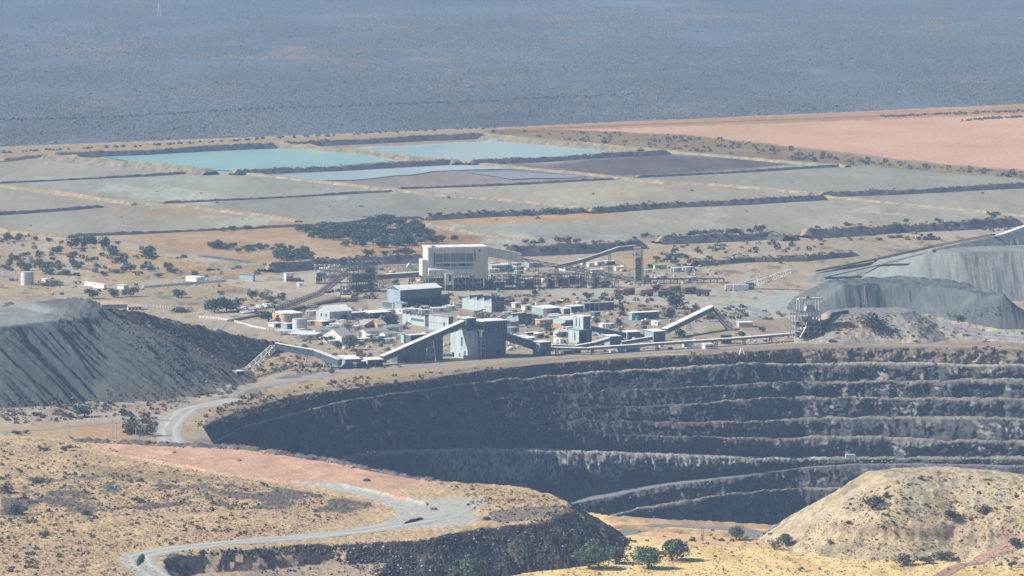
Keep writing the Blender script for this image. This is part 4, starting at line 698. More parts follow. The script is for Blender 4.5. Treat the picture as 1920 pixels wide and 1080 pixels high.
thick([(1180, 480), (1330, 470), (1340, 490), (1240, 500)], 10, 10, 18, 'dull tree on the tan bank behind the lattice tower', 'trees on the tan bank')
thick([(20, 480), (230, 488), (330, 505), (330, 520), (30, 515)], 26, 12, 20, 'greyish bush tree on the slope between the white tank and the embankment', 'bush trees below the embankment')
thick([(560, 640), (600, 600), (700, 588), (765, 605), (745, 648), (640, 655)], 16, 12, 20, 'small green garden tree among the tin-roofed houses', 'garden trees of the village')
thick([(960, 640), (930, 600), (1050, 590), (1200, 610), (1230, 640)], 12, 10, 17, 'small dull tree on the yard between the crusher hall and the rising gallery', 'yard trees')
for (px, py, w, h, k, lb, gr), p in zip(TL, hits([(t[0], t[1]) for t in TL])): plant(Vector(p), w, h, k, lb, gr)
# ================================================================ buildings and plant
class MB:
    def __init__(s): s.v = []; s.f = []
    def add(s, v, f): o = len(s.v); s.v += [tuple(map(float, q)) for q in v]; s.f += [tuple(i+o for i in q) for q in f]; return s
    def box(s, x0, x1, y0, y1, z0, z1):
        return s.add([(x0, y0, z0), (x1, y0, z0), (x1, y1, z0), (x0, y1, z0), (x0, y0, z1), (x1, y0, z1), (x1, y1, z1), (x0, y1, z1)],
                     [(0, 3, 2, 1), (4, 5, 6, 7), (0, 1, 5, 4), (1, 2, 6, 5), (2, 3, 7, 6), (3, 0, 4, 7)])
    def beam(s, a, b, w, h=None, up=(0, 0, 1)):
        a, b = Vector(a), Vector(b); h = h or w; d = (b-a).normalized(); u = Vector(up)
        if abs(d.dot(u)) > .99: u = Vector((0, 1, 0))
        r = d.cross(u).normalized(); u = r.cross(d).normalized(); c = []
        for p in (a, b): c += [p-r*w/2-u*h/2, p+r*w/2-u*h/2, p+r*w/2+u*h/2, p-r*w/2+u*h/2]
        return s.add(c, [(0, 1, 2, 3), (7, 6, 5, 4), (0, 4, 5, 1), (1, 5, 6, 2), (2, 6, 7, 3), (3, 7, 4, 0)])
    def cyl(s, x, y, r, z0, z1, n=20, r1=None, cap=0.0):
        r1 = r if r1 is None else r1; v = []; f = []
        for z, q in ((z0, r), (z1, r1)): v += [(x+q*math.cos(6.2832*i/n), y+q*math.sin(6.2832*i/n), z) for i in range(n)]
        v.append((x, y, z1+cap)); f = [(i, (i+1) % n, n+(i+1) % n, n+i) for i in range(n)]+[(n+i, n+(i+1) % n, 2*n) for i in range(n)]; return s.add(v, f)
    def hcyl(s, a, b, r, n=12):
        a, b = Vector(a), Vector(b); d = (b-a).normalized(); u = Vector((0, 0, 1)) if abs(d.z) < .9 else Vector((1, 0, 0)); p = d.cross(u).normalized(); q = p.cross(d); v = []
        for c in (a, b): v += [c+r*(p*math.cos(6.2832*i/n)+q*math.sin(6.2832*i/n)) for i in range(n)]
        return s.add(v, [(i, (i+1) % n, n+(i+1) % n, n+i) for i in range(n)]+[tuple(range(n-1, -1, -1)), tuple(range(n, 2*n))])
    def prism(s, poly, axis, c0, c1):        # outline in (u, z) pushed along x or y
        n = len(poly); k = (lambda u, z, c: (c, u, z)) if axis == 'x' else (lambda u, z, c: (u, c, z))
        v = [k(u, z, c) for c in (c0, c1) for u, z in poly]
        return s.add(v, [tuple(range(n)), tuple(range(2*n-1, n-1, -1))]+[(i, n+i, n+(i+1) % n, (i+1) % n) for i in range(n)])
    def quad(s, p): return s.add(p, [tuple(range(len(p)))])
    def build(s, name, m, parent=None):
        me = bpy.data.meshes.new(name); me.from_pydata(s.v, [], s.f); me.update()
        import bmesh
        b = bmesh.new(); b.from_mesh(me); bmesh.ops.recalc_face_normals(b, faces=b.faces); b.to_mesh(me); b.free()
        return link(name, me, m, parent)
def lattice(mb, a, b, w0, w1, n, t=.35, side=(1, 0, 0), legs4=True, d0=None, d1=None):    # latticed tower or truss from a to b
    a, b = Vector(a), Vector(b); ax = (b-a).normalized(); u = Vector(side); u = (u-ax*u.dot(ax)).normalized(); w = ax.cross(u); d0 = d0 or w0; d1 = d1 or w1
    def pt(i, k): f = i/n; p = a+(b-a)*f; ww = w0+(w1-w0)*f; dd = d0+(d1-d0)*f; sx, sy = ((-1, -1), (1, -1), (1, 1), (-1, 1))[k]; return p+u*sx*ww/2+w*sy*dd/2
    for k in range(4): mb.beam(pt(0, k), pt(n, k), t)
    for i in range(n):
        for k in range(4):
            j = (k+1) % 4; mb.beam(pt(i+1, k), pt(i+1, j), t*.7); mb.beam(pt(i, k if i % 2 else j), pt(i+1, j if i % 2 else k), t*.6)
def pnt(name, c, **k): return mat(name, tuple(c), **{**dict(var=.24, scale=.5, rough=.55, streak=True), **k})
WHITE = pnt('white_sheet', (.86, .86, .83), tint=(.74, .72, .67)); PALE = pnt('pale_sheet', (.47, .545, .55), tint=(.37, .43, .44)); BLUE = pnt('blue_sheet', (.33, .43, .47), tint=(.25, .33, .37)); STEELB = pnt('steel_blue_sheet', (.115, .16, .195), tint=(.085, .122, .15))  # darker blue carries the shade of fronts, paler blues the sunlit ends
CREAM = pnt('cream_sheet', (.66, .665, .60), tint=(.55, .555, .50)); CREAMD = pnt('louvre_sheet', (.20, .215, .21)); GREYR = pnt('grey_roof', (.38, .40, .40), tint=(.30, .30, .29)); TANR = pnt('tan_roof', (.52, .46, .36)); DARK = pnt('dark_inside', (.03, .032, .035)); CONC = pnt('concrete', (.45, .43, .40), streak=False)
STEEL = pnt('grey_steel', (.22, .215, .205), streak=False); STEELL = pnt('pale_steel', (.46, .45, .42), streak=False); STEELW = pnt('white_steel', (.68, .67, .63), streak=False); BELT = pnt('conveyor_belt', (.09, .088, .085), streak=False); ORANGE = pnt('ochre_plaster', (.62, .43, .22)); BRICK = pnt('orange_brick', (.50, .27, .15)); RUST = pnt('rusty_steel', (.36, .24, .19), tint=(.24, .16, .13))
GREEN = pnt('green_plastic', (.10, .38, .22)); MINT = pnt('mint_sheet', (.38, .60, .50)); GLASS = pnt('dark_glass', (.05, .06, .07), rough=.15, streak=False); TYRE = pnt('tyre_rubber', (.035, .035, .035), streak=False); YEL = pnt('yellow_paint', (.62, .47, .10), streak=False); MUDO = pnt('muddy_orange_paint', (.36, .235, .15), streak=False); MUDB = pnt('muddy_dark_steel', (.13, .12, .11), streak=False); BLK = pnt('black_net', (.035, .04, .05), streak=False)
YAW = 37.0
def frame(px, py, yaw, dz=0.0):
    p = hit(px, py); p.z += dz; s = pxm(p); a = math.radians(yaw); return p, s, a
def roof_slab(mb, L, D, H, kind, pitch, o=.5, t=.22):
    if kind == 'gx':                         # ridge along the front
        r = D/2*pitch
        mb.add([(-o, -o, H-o*pitch), (L+o, -o, H-o*pitch), (L+o, D/2, H+r), (-o, D/2, H+r), (L+o, D+o, H-o*pitch), (-o, D+o, H-o*pitch)]+[(-o, -o, H-o*pitch+t), (L+o, -o, H-o*pitch+t), (L+o, D/2, H+r+t), (-o, D/2, H+r+t), (L+o, D+o, H-o*pitch+t), (-o, D+o, H-o*pitch+t)],
               [(0, 3, 2, 1), (3, 5, 4, 2), (6, 7, 8, 9), (9, 8, 10, 11), (0, 1, 7, 6), (4, 5, 11, 10), (0, 6, 9, 3), (3, 9, 11, 5), (1, 2, 8, 7), (2, 4, 10, 8)])
    elif kind == 'gy':
        r = L/2*pitch; mb.prism([(-o, H-o*pitch), (L/2, H+r), (L+o, H-o*pitch), (L+o, H-o*pitch+t), (L/2, H+r+t), (-o, H-o*pitch+t)], 'y', -o, D+o)
    elif kind == 'mono':                     # rises to the back
        mb.prism([(-o, H-o*pitch), (D+o, H+(D+o)*pitch), (D+o, H+(D+o)*pitch+t), (-o, H-o*pitch+t)], 'x', -o, L+o)
    else: mb.box(-o, L+o, -o, D+o, H, H+t)
def shell(px, py, wf, wl, h, yaw=YAW, roof='gx', pitch=.22, wall=PALE, roofm=WHITE, label='', cat='shed', name='shed', fr=(), le=(), bays=0, group=None, dz=0.0, base=True):
    """walls, roof, openings. wf, wl: how wide the front and the left end look; h: how tall the near corner looks (pixels)"""
    p, s, a = frame(px, py, yaw, dz); L = wf/(s*math.cos(a)); D = max(wl/(s*math.sin(a)), 2.0); H = h/s; root = empty(name, p, label, cat, group, a); t = .25; w = MB()
    if bays:
        hb = H*.48; w.box(0, L, 0, t, hb, H); n = bays; pw = .9
        for i in range(n+1): x = (L-pw)*i/n; w.box(x, x+pw, 0, t, -.5, hb)
    else: w.box(0, L, 0, t, -.6, H)
    w.box(0, L, D-t, D, -.6, H); 
    if roof == 'gx': w.prism([(t, -.6), (D-t, -.6), (D-t, H), (D/2, H+D/2*pitch), (t, H)], 'x', 0, t); w.prism([(t, -.6), (D-t, -.6), (D-t, H), (D/2, H+D/2*pitch), (t, H)], 'x', L-t, L)
    elif roof == 'mono': [w.prism([(t, -.6), (D-t, -.6), (D-t, H+D*pitch), (t, H)], 'x', q, q+t) for q in (0, L-t)]
    else: w.box(0, t, t, D-t, -.6, H); w.box(L-t, L, t, D-t, -.6, H)
    if roof == 'gy':
        for y in (0, D-t): w.prism([(0, H), (L, H), (L/2, H+L/2*pitch)], 'y', y, y+t)
    if isinstance(roof, tuple):              # saw teeth that show on the left end
        n, th = roof[1], roof[2]; pts = [(t, H)]
        for i in range(n): y1 = t+(D-2*t)*(i+1)/n; y0 = t+(D-2*t)*i/n; pts += [(y0, H+th), (y1, H+.05)] if i else [(t, H+th), (y1, H+.05)]
        for q in (0, L-t): w.prism(pts, 'x', q, q+t)
        r = MB(); g = MB()
        for i in range(n): y1 = t+(D-2*t)*(i+1)/n; y0 = t+(D-2*t)*i/n; r.prism([(y0, H+th), (y1, H+.06), (y1, H+.25), (y0, H+th+.2)], 'x', -.3, L+.3); g.box(0, L, y0-.05, y0+.03, H, H+th)
        w.build('wall', wall, root); r.build('roof', roofm, root); g.build('roof_light', GLASS, root)
    else:
        w.build('wall', wall, root); r = MB(); roof_slab(r, L, D, H, roof, pitch); r.build('roof', roofm, root)
    if bays: f = MB(); f.box(t, L-t, t, D-t, -.1, .05); f.build('floor', CONC, root)
    for k, (nm, x0, x1, z0, z1, m) in enumerate(fr): q = MB(); q.box(L*x0, L*x1, -.06, .1, H*z0, H*z1); q.build(nm, m, root)
    for k, (nm, x0, x1, z0, z1, m) in enumerate(le): q = MB(); q.box(-.06, .1, D*x0, D*x1, H*z0, H*z1); q.build(nm, m, root)
    return root, L, D, H
DOOR = lambda a, b, h=.8, m=DARK: ('door_or_opening', a, b, 0, h, m)  # on open fronts the dark panel stands in for the shaded inside
WIN = lambda a, b, l=.45, h=.75, m=GLASS: ('window', a, b, l, h, m)
# --- large workshop and its neighbours
shell(751, 577, 76, 27, 33, wall=STEELB, label='big blue-grey workshop with open bays and a bright white gable roof', cat='workshop', name='workshop', bays=4, pitch=.30, le=[('lit_shade_panel', .02, .98, .0, .99, BLUE)])  # paler panel on the end wall: sunlight put into its colour
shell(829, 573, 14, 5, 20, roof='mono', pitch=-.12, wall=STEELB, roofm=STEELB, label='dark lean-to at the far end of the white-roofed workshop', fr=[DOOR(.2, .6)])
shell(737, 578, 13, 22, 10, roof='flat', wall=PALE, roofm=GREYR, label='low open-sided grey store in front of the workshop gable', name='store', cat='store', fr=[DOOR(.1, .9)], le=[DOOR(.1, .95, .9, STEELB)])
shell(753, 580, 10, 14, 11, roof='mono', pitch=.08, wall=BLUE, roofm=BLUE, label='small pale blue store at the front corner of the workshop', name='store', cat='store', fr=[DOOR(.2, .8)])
shell(922, 586, 24, 56, 20, roof=('saw', 4, 2.6), wall=BLUE, roofm=BLUE, label='large pale blue shed with a roof of four saw teeth', le=[('lit_shade_panel', .01, .99, .0, .98, PALE)], fr=[('lit_shade_panel', .03, .97, .05, .95, STEELB)])
shell(797, 612, 7, 44, 18, roof=('saw', 6, 1.1), wall=PALE, roofm=GREYR, label='narrow pale shed with a row of small saw teeth on its roof', le=[WIN(.05, .6, .45, .7, STEELB), DOOR(.64, .72, .7, WHITE)])
shell(841, 622, 9, 38, 28, roof='flat', wall=PALE, roofm=GREYR, label='tall windowless pale block behind the long inclined gallery', name='tall_block', cat='building', le=[WIN(.18, .26, .35, .6), ('pipe_rail', .3, .98, .48, .54, GREYR)], fr=[('lit_shade_panel', .04, .96, .02, .96, STEELB)])
shell(1019, 590, 34, 22, 11, roof='mono', pitch=.06, wall=BLUE, label='flat shed with a wide white roof beside the yard of small buildings', fr=[DOOR(.02, .9, .85, STEELB)])
shell(1057, 589, 12, 8, 10, roof='mono', pitch=.06, wall=PALE, label='short white-roofed annexe joined to the wide white-roofed shed', name='annexe', fr=[DOOR(.1, .9, .8, STEELB)])
shell(1071, 586, 23, 10, 11, roof='mono', pitch=.05, wall=BLUE, label='white-roofed blue shed next to the dark open-fronted shed', fr=[('lit_shade_panel', .03, .97, .03, .95, STEELB)])
shell(1097, 583, 55, 3, 14, yaw=25, roof='mono', pitch=.06, wall=STEELB, roofm=GREYR, label='long dark shed with pale posts along its open front', fr=[DOOR(.02, .15, .9), DOOR(.18, .32, .9), DOOR(.35, .46, .9), ('post', .15, .18, 0, 1, STEELL), ('post', .32, .35, 0, 1, STEELL), ('post', .46, .49, 0, 1, STEELL)])
shell(1060, 613, 27, 23, 13, roof='gx', pitch=.25, wall=PALE, label='white-roofed gable shed half hidden by the light blue tower', fr=[DOOR(.0, .75, .8, STEELB)])
shell(1045, 601, 44, 5, 6, roof='gx', wall=PALE, roofm=GREYR, label='low grey-roofed building between the wide white roof and the tower', name='building', cat='building')
shell(972, 608, 26, 22, 12, roof=('saw', 2, 2.2), wall=BLUE, roofm=STEELB, label='dark blue shed with two saw teeth beside the bare trees', fr=[('lit_shade_panel', .02, .98, .02, .96, STEELB)])
shell(989, 629, 18, 4, 5, roof='flat', wall=STEEL, roofm=WHITE, label='small carport with a flat white roof beside the saw-roofed shed', cat='carport', name='carport', fr=[DOOR(.05, .95, .9)])
shell(1185, 600, 52, 6, 13, yaw=30, roof='mono', pitch=.05, wall=BLUE, roofm=WHITE, label='long blue store behind the rising white-roofed gallery', fr=[('lit_shade_panel', .12, .96, .05, .92, STEELB)])
shell(1200, 590, 40, 3, 5, yaw=25, roof='mono', pitch=-.1, wall=STEELL, roofm=WHITE, label='thin open lean-to roof behind the long blue store', cat='shelter', name='shelter', fr=[DOOR(.03, .97, .9)])
shell(475, 528, 3, 27, 13, yaw=62, roof='gy', pitch=.12, wall=BLUE, roofm=BLUE, label='lone pale blue shed on the open ground near the pylon', le=[('lit_shade_panel', .05, .95, .05, .9, PALE)])
# --- houses and offices of the village
H_ = [(618, 603, 36, 20, 17, 'gx', PALE, WHITE, 'white two-storey office with blue-grey front and white roof', [WIN(.55, .8, .1, .6)], [WIN(.2, .3), WIN(.55, .65)]), (655, 597, 22, 4, 9, 'mono', PALE, WHITE, 'low white-roofed office beside the round trees', [DOOR(.1, .9, .9, STEELB)], []),
      (694, 597, 34, 12, 9, 'mono', STEELB, WHITE, 'vehicle shelter with a white roof and deep dark front', [DOOR(.02, .98, .95)], []), (640, 616, 60, 12, 6, 'gx', CREAM, TANR, 'wide building with the largest tan roof of the village', [WIN(.2, .3), WIN(.6, .7)], []),
      (708, 619, 14, 14, 10, 'gx', ORANGE, TANR, 'ochre-walled house beside the very wide dark tree', [WIN(.3, .5)], [DOOR(.3, .6)]), (683, 619, 26, 12, 9, 'gy', BRICK, GREYR, 'house with a dark brown gable and grey roof', [('gable_panel', .05, .95, .05, .98, MUDB)], []), (592, 630, 26, 6, 9, 'gx', ORANGE, GREYR, 'ochre bungalow with a grey roof and white pillars', [('post', .05, .1, 0, 1, WHITE), ('post', .3, .35, 0, 1, WHITE), ('post', .55, .6, 0, 1, WHITE)], []),
      (641, 646, 20, 28, 13, 'gx', CREAM, GREYR, 'cream-walled house behind the green feathery tree', [DOOR(.6, .9, .8)], [WIN(.45, .55)]), (686, 633, 36, 10, 10, 'gx', CREAM, GREYR, 'cream bungalow with a dark veranda and grey roof', [WIN(.12, .2), WIN(.3, .38), DOOR(.65, .95, .75)], []), (725, 623, 20, 8, 8, 'gx', PALE, GREYR, 'grey-roofed house in the shade of the very wide tree', [WIN(.2, .4)], []),
      (722, 634, 20, 8, 7, 'gx', WHITE, GREYR, 'white bungalow with a grey roof near the mint hut', [WIN(.3, .5)], []), (757, 643, 7, 4, 15, 'flat', MINT, GREYR, 'mint green hut beside the white site office', [], []), (770, 645, 30, 7, 15, 'flat', STEELB, WHITE, 'white site office with two big dark openings behind the inclined gallery', [DOOR(.04, .45, .8), DOOR(.55, .95, .8)], []),
      (603, 612, 14, 10, 8, 'flat', BRICK, WHITE, 'small red-ended store with a dark open front', [DOOR(.1, .95, .9)], []), (633, 608, 14, 5, 6, 'flat', WHITE, WHITE, 'tiny flat white store beside the two-storey office', [DOOR(.2, .5)], []), (530, 601, 32, 16, 11, 'mono', ORANGE, WHITE, 'ochre-walled house with a flat white roof near the storage tanks', [WIN(.3, .5)], [WIN(.3, .6)]),
      (514, 614, 14, 9, 7, 'flat', CREAM, WHITE, 'small cream gatehouse with a flat white roof', [DOOR(.2, .8)], []), (538, 618, 10, 9, 10, 'flat', BLUE, WHITE, 'small blue pump house at the foot of the storage tanks', [DOOR(.1, .9, .9, STEELB)], []), (1012, 610, 26, 6, 9, 'flat', ORANGE, CREAM, 'ochre building with small dark windows beside the saw-roofed shed', [WIN(.1, .2), WIN(.3, .4), WIN(.7, .8)], []),
      (1036, 606, 14, 4, 6, 'flat', PALE, WHITE, 'low pale hut with a dark window beside the gable shed', [WIN(.1, .9, .2, .8)], []), (985, 582, 12, 6, 8, 'flat', CREAM, CREAM, 'small cream hut, nearest the saw-toothed blue shed', [DOOR(.3, .6)], []), (966, 577, 9, 5, 8, 'flat', CREAM, WHITE, 'small cream and white hut on the open yard', [DOOR(.3, .6)], []),
      (1047, 631, 16, 7, 8, 'gx', WHITE, WHITE, 'white hut with a rounded roof beside the light blue tower', [DOOR(.4, .8)], []), (952, 640, 34, 4, 7, 'mono', PALE, WHITE, 'low store with a wide white roof behind the descending gallery', [DOOR(.05, .95, .8)], []), (975, 641, 26, 6, 6, 'mono', PALE, WHITE, 'carport with a white roof in three panels behind the descending gallery', [DOOR(.05, .95, .8)], []),
      (368, 528, 14, 16, 7, 'flat', WHITE, WHITE, 'long low white container building by the round tree', [], []), 
      (175, 537, 4, 14, 6, 'flat', WHITE, WHITE, 'white hut beyond the orange roof', [], []), (195, 541, 4, 18, 7, 'flat', WHITE, WHITE, 'long white hut beyond the orange roof', [], []), (232, 543, 8, 10, 7, 'flat', CREAM, CREAM, 'cream hut behind the darkest trees', [WIN(.3, .6)], []), (85, 530, 5, 6, 6, 'flat', WHITE, WHITE, 'small white hut near the big white tank', [DOOR(.3, .7)], []), (140, 533, 4, 3, 4, 'flat', BRICK, BRICK, 'tiny brick hut beyond the waste dump', [], [])]
for px, py, wf, wl, h, rf, wm, rm, lb, fr, le in H_: shell(px, py, wf*1.12, wl*1.35, h*1.08, roof=rf, pitch=.42 if rf[0] == 'g' else .06, wall=wm, roofm=rm, label=lb, cat='house' if 'house' in lb or 'bungalow' in lb else ('hut' if 'hut' in lb else 'building'), name='bungalow' if 'bungalow' in lb else ('house' if 'house' in lb else ('hut' if 'hut' in lb else 'site_building')), fr=fr, le=le)
for pts, w, lb in (([(520, 626), (560, 628), (600, 632)], 8, 'long roofed walkway with a pale blue-green roof at the foot of the tanks'), ([(545, 632), (596, 634)], 9, 'second roofed walkway with a white roof below the first')):
    ps = hits(pts); o = empty('walkway', Vector(ps[0]), lb, 'walkway'); q = MB(); r = MB()
    for a, b in zip(ps[:-1], ps[1:]):
        a, b = Vector(a)-Vector(ps[0]), Vector(b)-Vector(ps[0]); r.beam(a+Vector((0, 0, 2.9)), b+Vector((0, 0, 2.9)), w*1.2, .25)
        for t in np.linspace(0, 1, 6): c = a.lerp(b, t); q.beam(c+Vector((0, -3, -.2)), c+Vector((0, -3, 2.8)), .25); q.beam(c+Vector((0, 3, -.2)), c+Vector((0, 3, 2.8)), .25)
    r.build('roof', pnt('aqua_sheet', (.55, .70, .70)) if 'first' not in lb else WHITE, o); q.build('frame', STEELW, o)
def wallrun(pts, h, t, m, label, name='wall', cat='wall', blocks=False):
    ps = hits(pts); o = MB(); p0 = Vector(ps[0]); seg = [Vector(a)-p0 for a in ps]
    for a, b in zip(seg[:-1], seg[1:]):
        n = max(1, int((b-a).length/2.8)) if blocks else 1
        for i in range(n): u, v = a.lerp(b, i/n), a.lerp(b, (i+.62)/n if blocks else 1.0); o.beam(u+Vector((0, 0, h/2-.2)), v+Vector((0, 0, h/2-.2)), t, h+.4)
    ob = o.build(name, m); ob.location = p0; return tag(ob, label, cat)
wallrun([(374, 595), (410, 598), (440, 603), (470, 612), (500, 618)], 1.1, .6, WHITE, 'kerb of white-painted blocks along the road above the dump', 'kerb_blocks', 'kerb', True)
wallrun([(268, 540), (330, 535), (424, 528)], 1.8, .5, WHITE, 'long low white boundary wall on the open ground', 'boundary_wall')
wallrun([(1037, 613), (1050, 617), (1064, 623)], 3, .4, BRICK, 'orange brick wall below the white-roofed gable shed', 'brick_wall')
wallrun([(500, 618), (528, 620), (545, 622)], 1.6, .3, TANR, 'tan picket fence in front of the storage tanks', 'fence', 'fence', True)
wallrun([(260, 574), (300, 576), (338, 580)], 1.6, .3, CONC, 'pale concrete fence leading away from the orange-walled building', 'fence', 'fence', True)
wallrun([(430, 603), (470, 595), (512, 588)], 1.2, 4, MUDB, 'dark low retaining wall beside the near car park', 'dark_wall')
# --- tanks
def tank(px, py, w, h, m, label, name='storage_tank', lid=None, ladder=True):
    p = hit(px, py); s = pxm(p); r = w/s/2; H = h/s; o = empty(name, p, label, 'tank'); MB().cyl(0, 0, r, -.4, H, 28, cap=.01).build('shell', m, o); MB().cyl(0, 0, r+.12, H+.01, H+.25, 28, cap=r*.12).build('roof', lid or m, o)
    if ladder: l = MB(); l.beam((-r*.3, -r-.15, 0), (-r*.3, -r-.15, H), .25); l.beam((-r*.3+.7, -r-.15, 0), (-r*.3+.7, -r-.15, H), .25); l.build('ladder', STEELL, o); g = MB(); [g.cyl(0, 0, r+.1, z, z+.15, 28) for z in (H*.33, H*.66)]; g.build('band', STEELL, o)
tank(562, 621, 27, 23, pnt('tank_white', (.66, .68, .70), tint=(.5, .52, .54)), 'white storage tank standing in front of the rusty one', lid=PALE)
tank(537, 615, 20, 26, pnt('tank_rust', (.50, .34, .31), tint=(.36, .26, .23)), 'rusty pink storage tank half hidden by the white one', lid=STEEL)
tank(51, 534, 24, 24, pnt('tank_white', (.66, .68, .70)), 'big white tank alone on the dry ground beyond the waste dump', lid=PALE)
for px, py, w, lb in ((934, 547, 6, 'green water tank on the bank in front of the yellow building, the nearer of two'), (969, 543, 5, 'green water tank on the bank in front of the yellow building, the farther of two'), (1195, 600, 7, 'green water tank on the yard behind the descending gallery'), (1006, 571, 4, 'small white tank on the yard in front of the dark rise')):
    tank(px, py, w, w*1.05, WHITE if 'white' in lb else GREEN, lb, 'water_tank', ladder=False)
# --- conveyors
def gz(x, y): return float(ground_z(np.array([x]), np.array([y]))[0])
def conveyor(a, b, w, h, label, side=STEELB, top=WHITE, legs=(), name='conveyor_gallery', open_=False, wins=0, legm=STEELW, tw=3.0, mid=None, legside=(1, 0, 0)):
    """a covered gallery, or an open trussed conveyor, from a to b (floor level)"""
    P_ = [Vector(a)]+[Vector(m) for m in (mid or [])]+[Vector(b)]; o = empty(name, P_[0], label, 'conveyor'); p0 = P_[0]; U = Vector((0, 0, 1)); body = MB(); roof = MB(); win = MB()
    for i, (p, q) in enumerate(zip(P_[:-1], P_[1:])):
        p, q = p-p0, q-p0
        if open_:
            n = max(3, int((q-p).length/5)); r = (q-p).normalized().cross(U).normalized()
            for s in (-1, 1):
                e = r*s*w/2; body.beam(p+e, q+e, .4); body.beam(p+e+U*h, q+e+U*h, .4)
                for k in range(n): u, v = p.lerp(q, k/n)+e, p.lerp(q, (k+1)/n)+e; body.beam(u, v+U*h, .28); body.beam(v, v+U*h, .28)
            roof.beam(p+U*(h*.62), q+U*(h*.62), w*.8, .35)
        else:
            body.beam(p+U*h/2, q+U*h/2, w, h); roof.beam(p+U*(h+.18), q+U*(h+.18), w+.7, .3)
            r = (q-p).normalized().cross(U).normalized()
            for k in range(wins): c = p.lerp(q, (k+.6)/(wins+.2))+r*(w/2+.02); d = (q-p).normalized(); win.beam(c+U*h*.62-d*.45, c+U*h*.62+d*.45, .12, h*.35)
    body.build('gallery' if not open_ else 'truss', side, o); roof.build('roof' if not open_ else 'belt', top, o)
    if wins: win.build('window', GLASS, o)
    for t in legs:
        n = len(P_)-1; i = min(int(t*n), n-1); c = P_[i].lerp(P_[i+1], t*n-i); g = gz(c.x, c.y); l = MB(); k = max(2, int((c.z-g)/4)); lattice(l, (c.x-p0.x, c.y-p0.y, g-p0.z-.3), (c.x-p0.x, c.y-p0.y, c.z-p0.z), tw*1.5, tw*.7, k, .34, legside, d0=tw*1.3, d1=tw*.8); l.build('trestle', legm, o)
    return o
def za(px, py, D): return at(px, py, D)
g0 = hit(466, 699); D0 = g0.y
hd = at(517, 655, 3105); en = at(638, 686, 3085)
conveyor(hd, en, 3.6, 4.0, 'bent covered gallery coming down from the white stacker truss to the transfer house', legs=(.42, .74), wins=0, mid=[at(590, 668, 3097)], tw=3.4)
def truss(a, b, w, d, n, label, m=STEELW, t=.4):
    a, b = Vector(a), Vector(b); o = empty('boom_truss', a, label, 'truss'); q = MB(); lattice(q, (0, 0, 0), b-a, w, w*.8, n, t, (0, 0, 1), d0=d, d1=d*.8); q.build('lattice', m, o); e = MB(); e.beam((0, 0, .6), (b-a)+Vector((0, 0, .4)), d*.4, .3); e.build('belt', BELT, o); f = MB(); f.box(-2.2, 2.2, -1.8, 1.8, -1.4, .4); f.build('foot', CONC, o); return o
truss(g0+Vector((0, 0, 1)), at(512, 652, 3107), 4.2, 4.0, 9, 'white lattice boom leaning from the dump toe up to the bent gallery')
shell(444, 700, 14, 10, 6, roof='flat', wall=STEELL, roofm=WHITE, label='small platform hut at the foot of the white lattice boom', cat='hut', name='hut', fr=[DOOR(.1, .9, .8)])
shell(648, 691, 28, 16, 17, yaw=20, roof='mono', pitch=.05, wall=STEELB, label='transfer house under the lower end of the bent gallery', name='transfer_house', cat='transfer house', fr=[DOOR(.75, .95, .5)], le=[('lit_shade_panel', .1, .95, .1, .95, BLUE)])
shell(690, 688, 28, 10, 13, yaw=20, roof='mono', pitch=.05, wall=STEELB, label='transfer house at the foot of the long inclined gallery', name='transfer_house', cat='transfer house', fr=[DOOR(.1, .4, .8), ('post', .45, .5, 0, 1, PALE), DOOR(.55, .9, .8)], le=[('lit_shade_panel', .1, .95, .1, .95, PALE)])
conveyor(hit(664, 691)+Vector((0, 0, 1.0)), at(690, 682, 3112), 2.6, 2.4, 'short low gallery between the two transfer houses', legm=STEEL)
# main crusher hall and its long gallery
p, s, a = frame(877, 673, 33); root = empty('crusher_hall', p, 'tall blue steel crusher hall with a lean-to wing and white roof', 'crusher hall', rz=a); k = 1/s; cs, sn = math.cos(a), math.sin(a)
fw = lambda q: q*k/cs; lw = lambda q: q*k/sn; Hh = lambda q: q*k
w = MB(); w.prism([(.0, -.8), (lw(33), -.8), (lw(33), Hh(43)), (lw(4), Hh(57)), (0, Hh(38))], 'x', 0, fw(20)); w.build('wing', PALE, root)
w = MB(); w.box(fw(20)+.02, fw(72), .5, lw(26), -.8, Hh(44)); w.build('main_block', STEELB, root)
w = MB(); w.box(fw(30), fw(73.5), -.3, lw(20), Hh(44)+.02, Hh(68)); w.build('upper_block', STEELB, root)
w = MB(); w.box(fw(27), fw(75), -1.4, lw(21)+1, Hh(68)+.02, Hh(68)+.5); w.build('roof', WHITE, root)
w = MB(); w.box(fw(.6), fw(18.5), lw(3), lw(19), Hh(44), Hh(75)); w.build('tower', STEELB, root)
w = MB(); w.box(fw(.2), fw(19), lw(2.6), lw(19.5), Hh(75)+.02, Hh(75)+.5); w.build('tower_roof', WHITE, root)
for x, z0, z1 in ((.44, 50, 62), (.53, 48, 62), (.62, 46, 62), (.66, 56, 66), (.78, 46, 64), (.86, 50, 64), (.93, 52, 64)): w = MB(); w.box(fw(72*x), fw(72*x)+.9, -.42, -.2, Hh(z0), Hh(z1)); w.build('window', GLASS, root)
for y, z0, z1 in ((.30, 22, 40), (.12, 4, 14), (.42, 2, 8)): w = MB(); w.box(-.1, .1, lw(33)*y, lw(33)*y+2.0, Hh(z0), Hh(z1)); w.build('louvre', STEELB, root)
w = MB(); w.box(-.12, .1, lw(33)*.78, lw(33)*.78+3, 0, Hh(8)); w.build('door_or_opening', DARK, root)
w = MB(); w.box(fw(10), fw(14), lw(3)-.2, lw(3)+.05, Hh(60), Hh(68)); w.build('window', DARK, root)
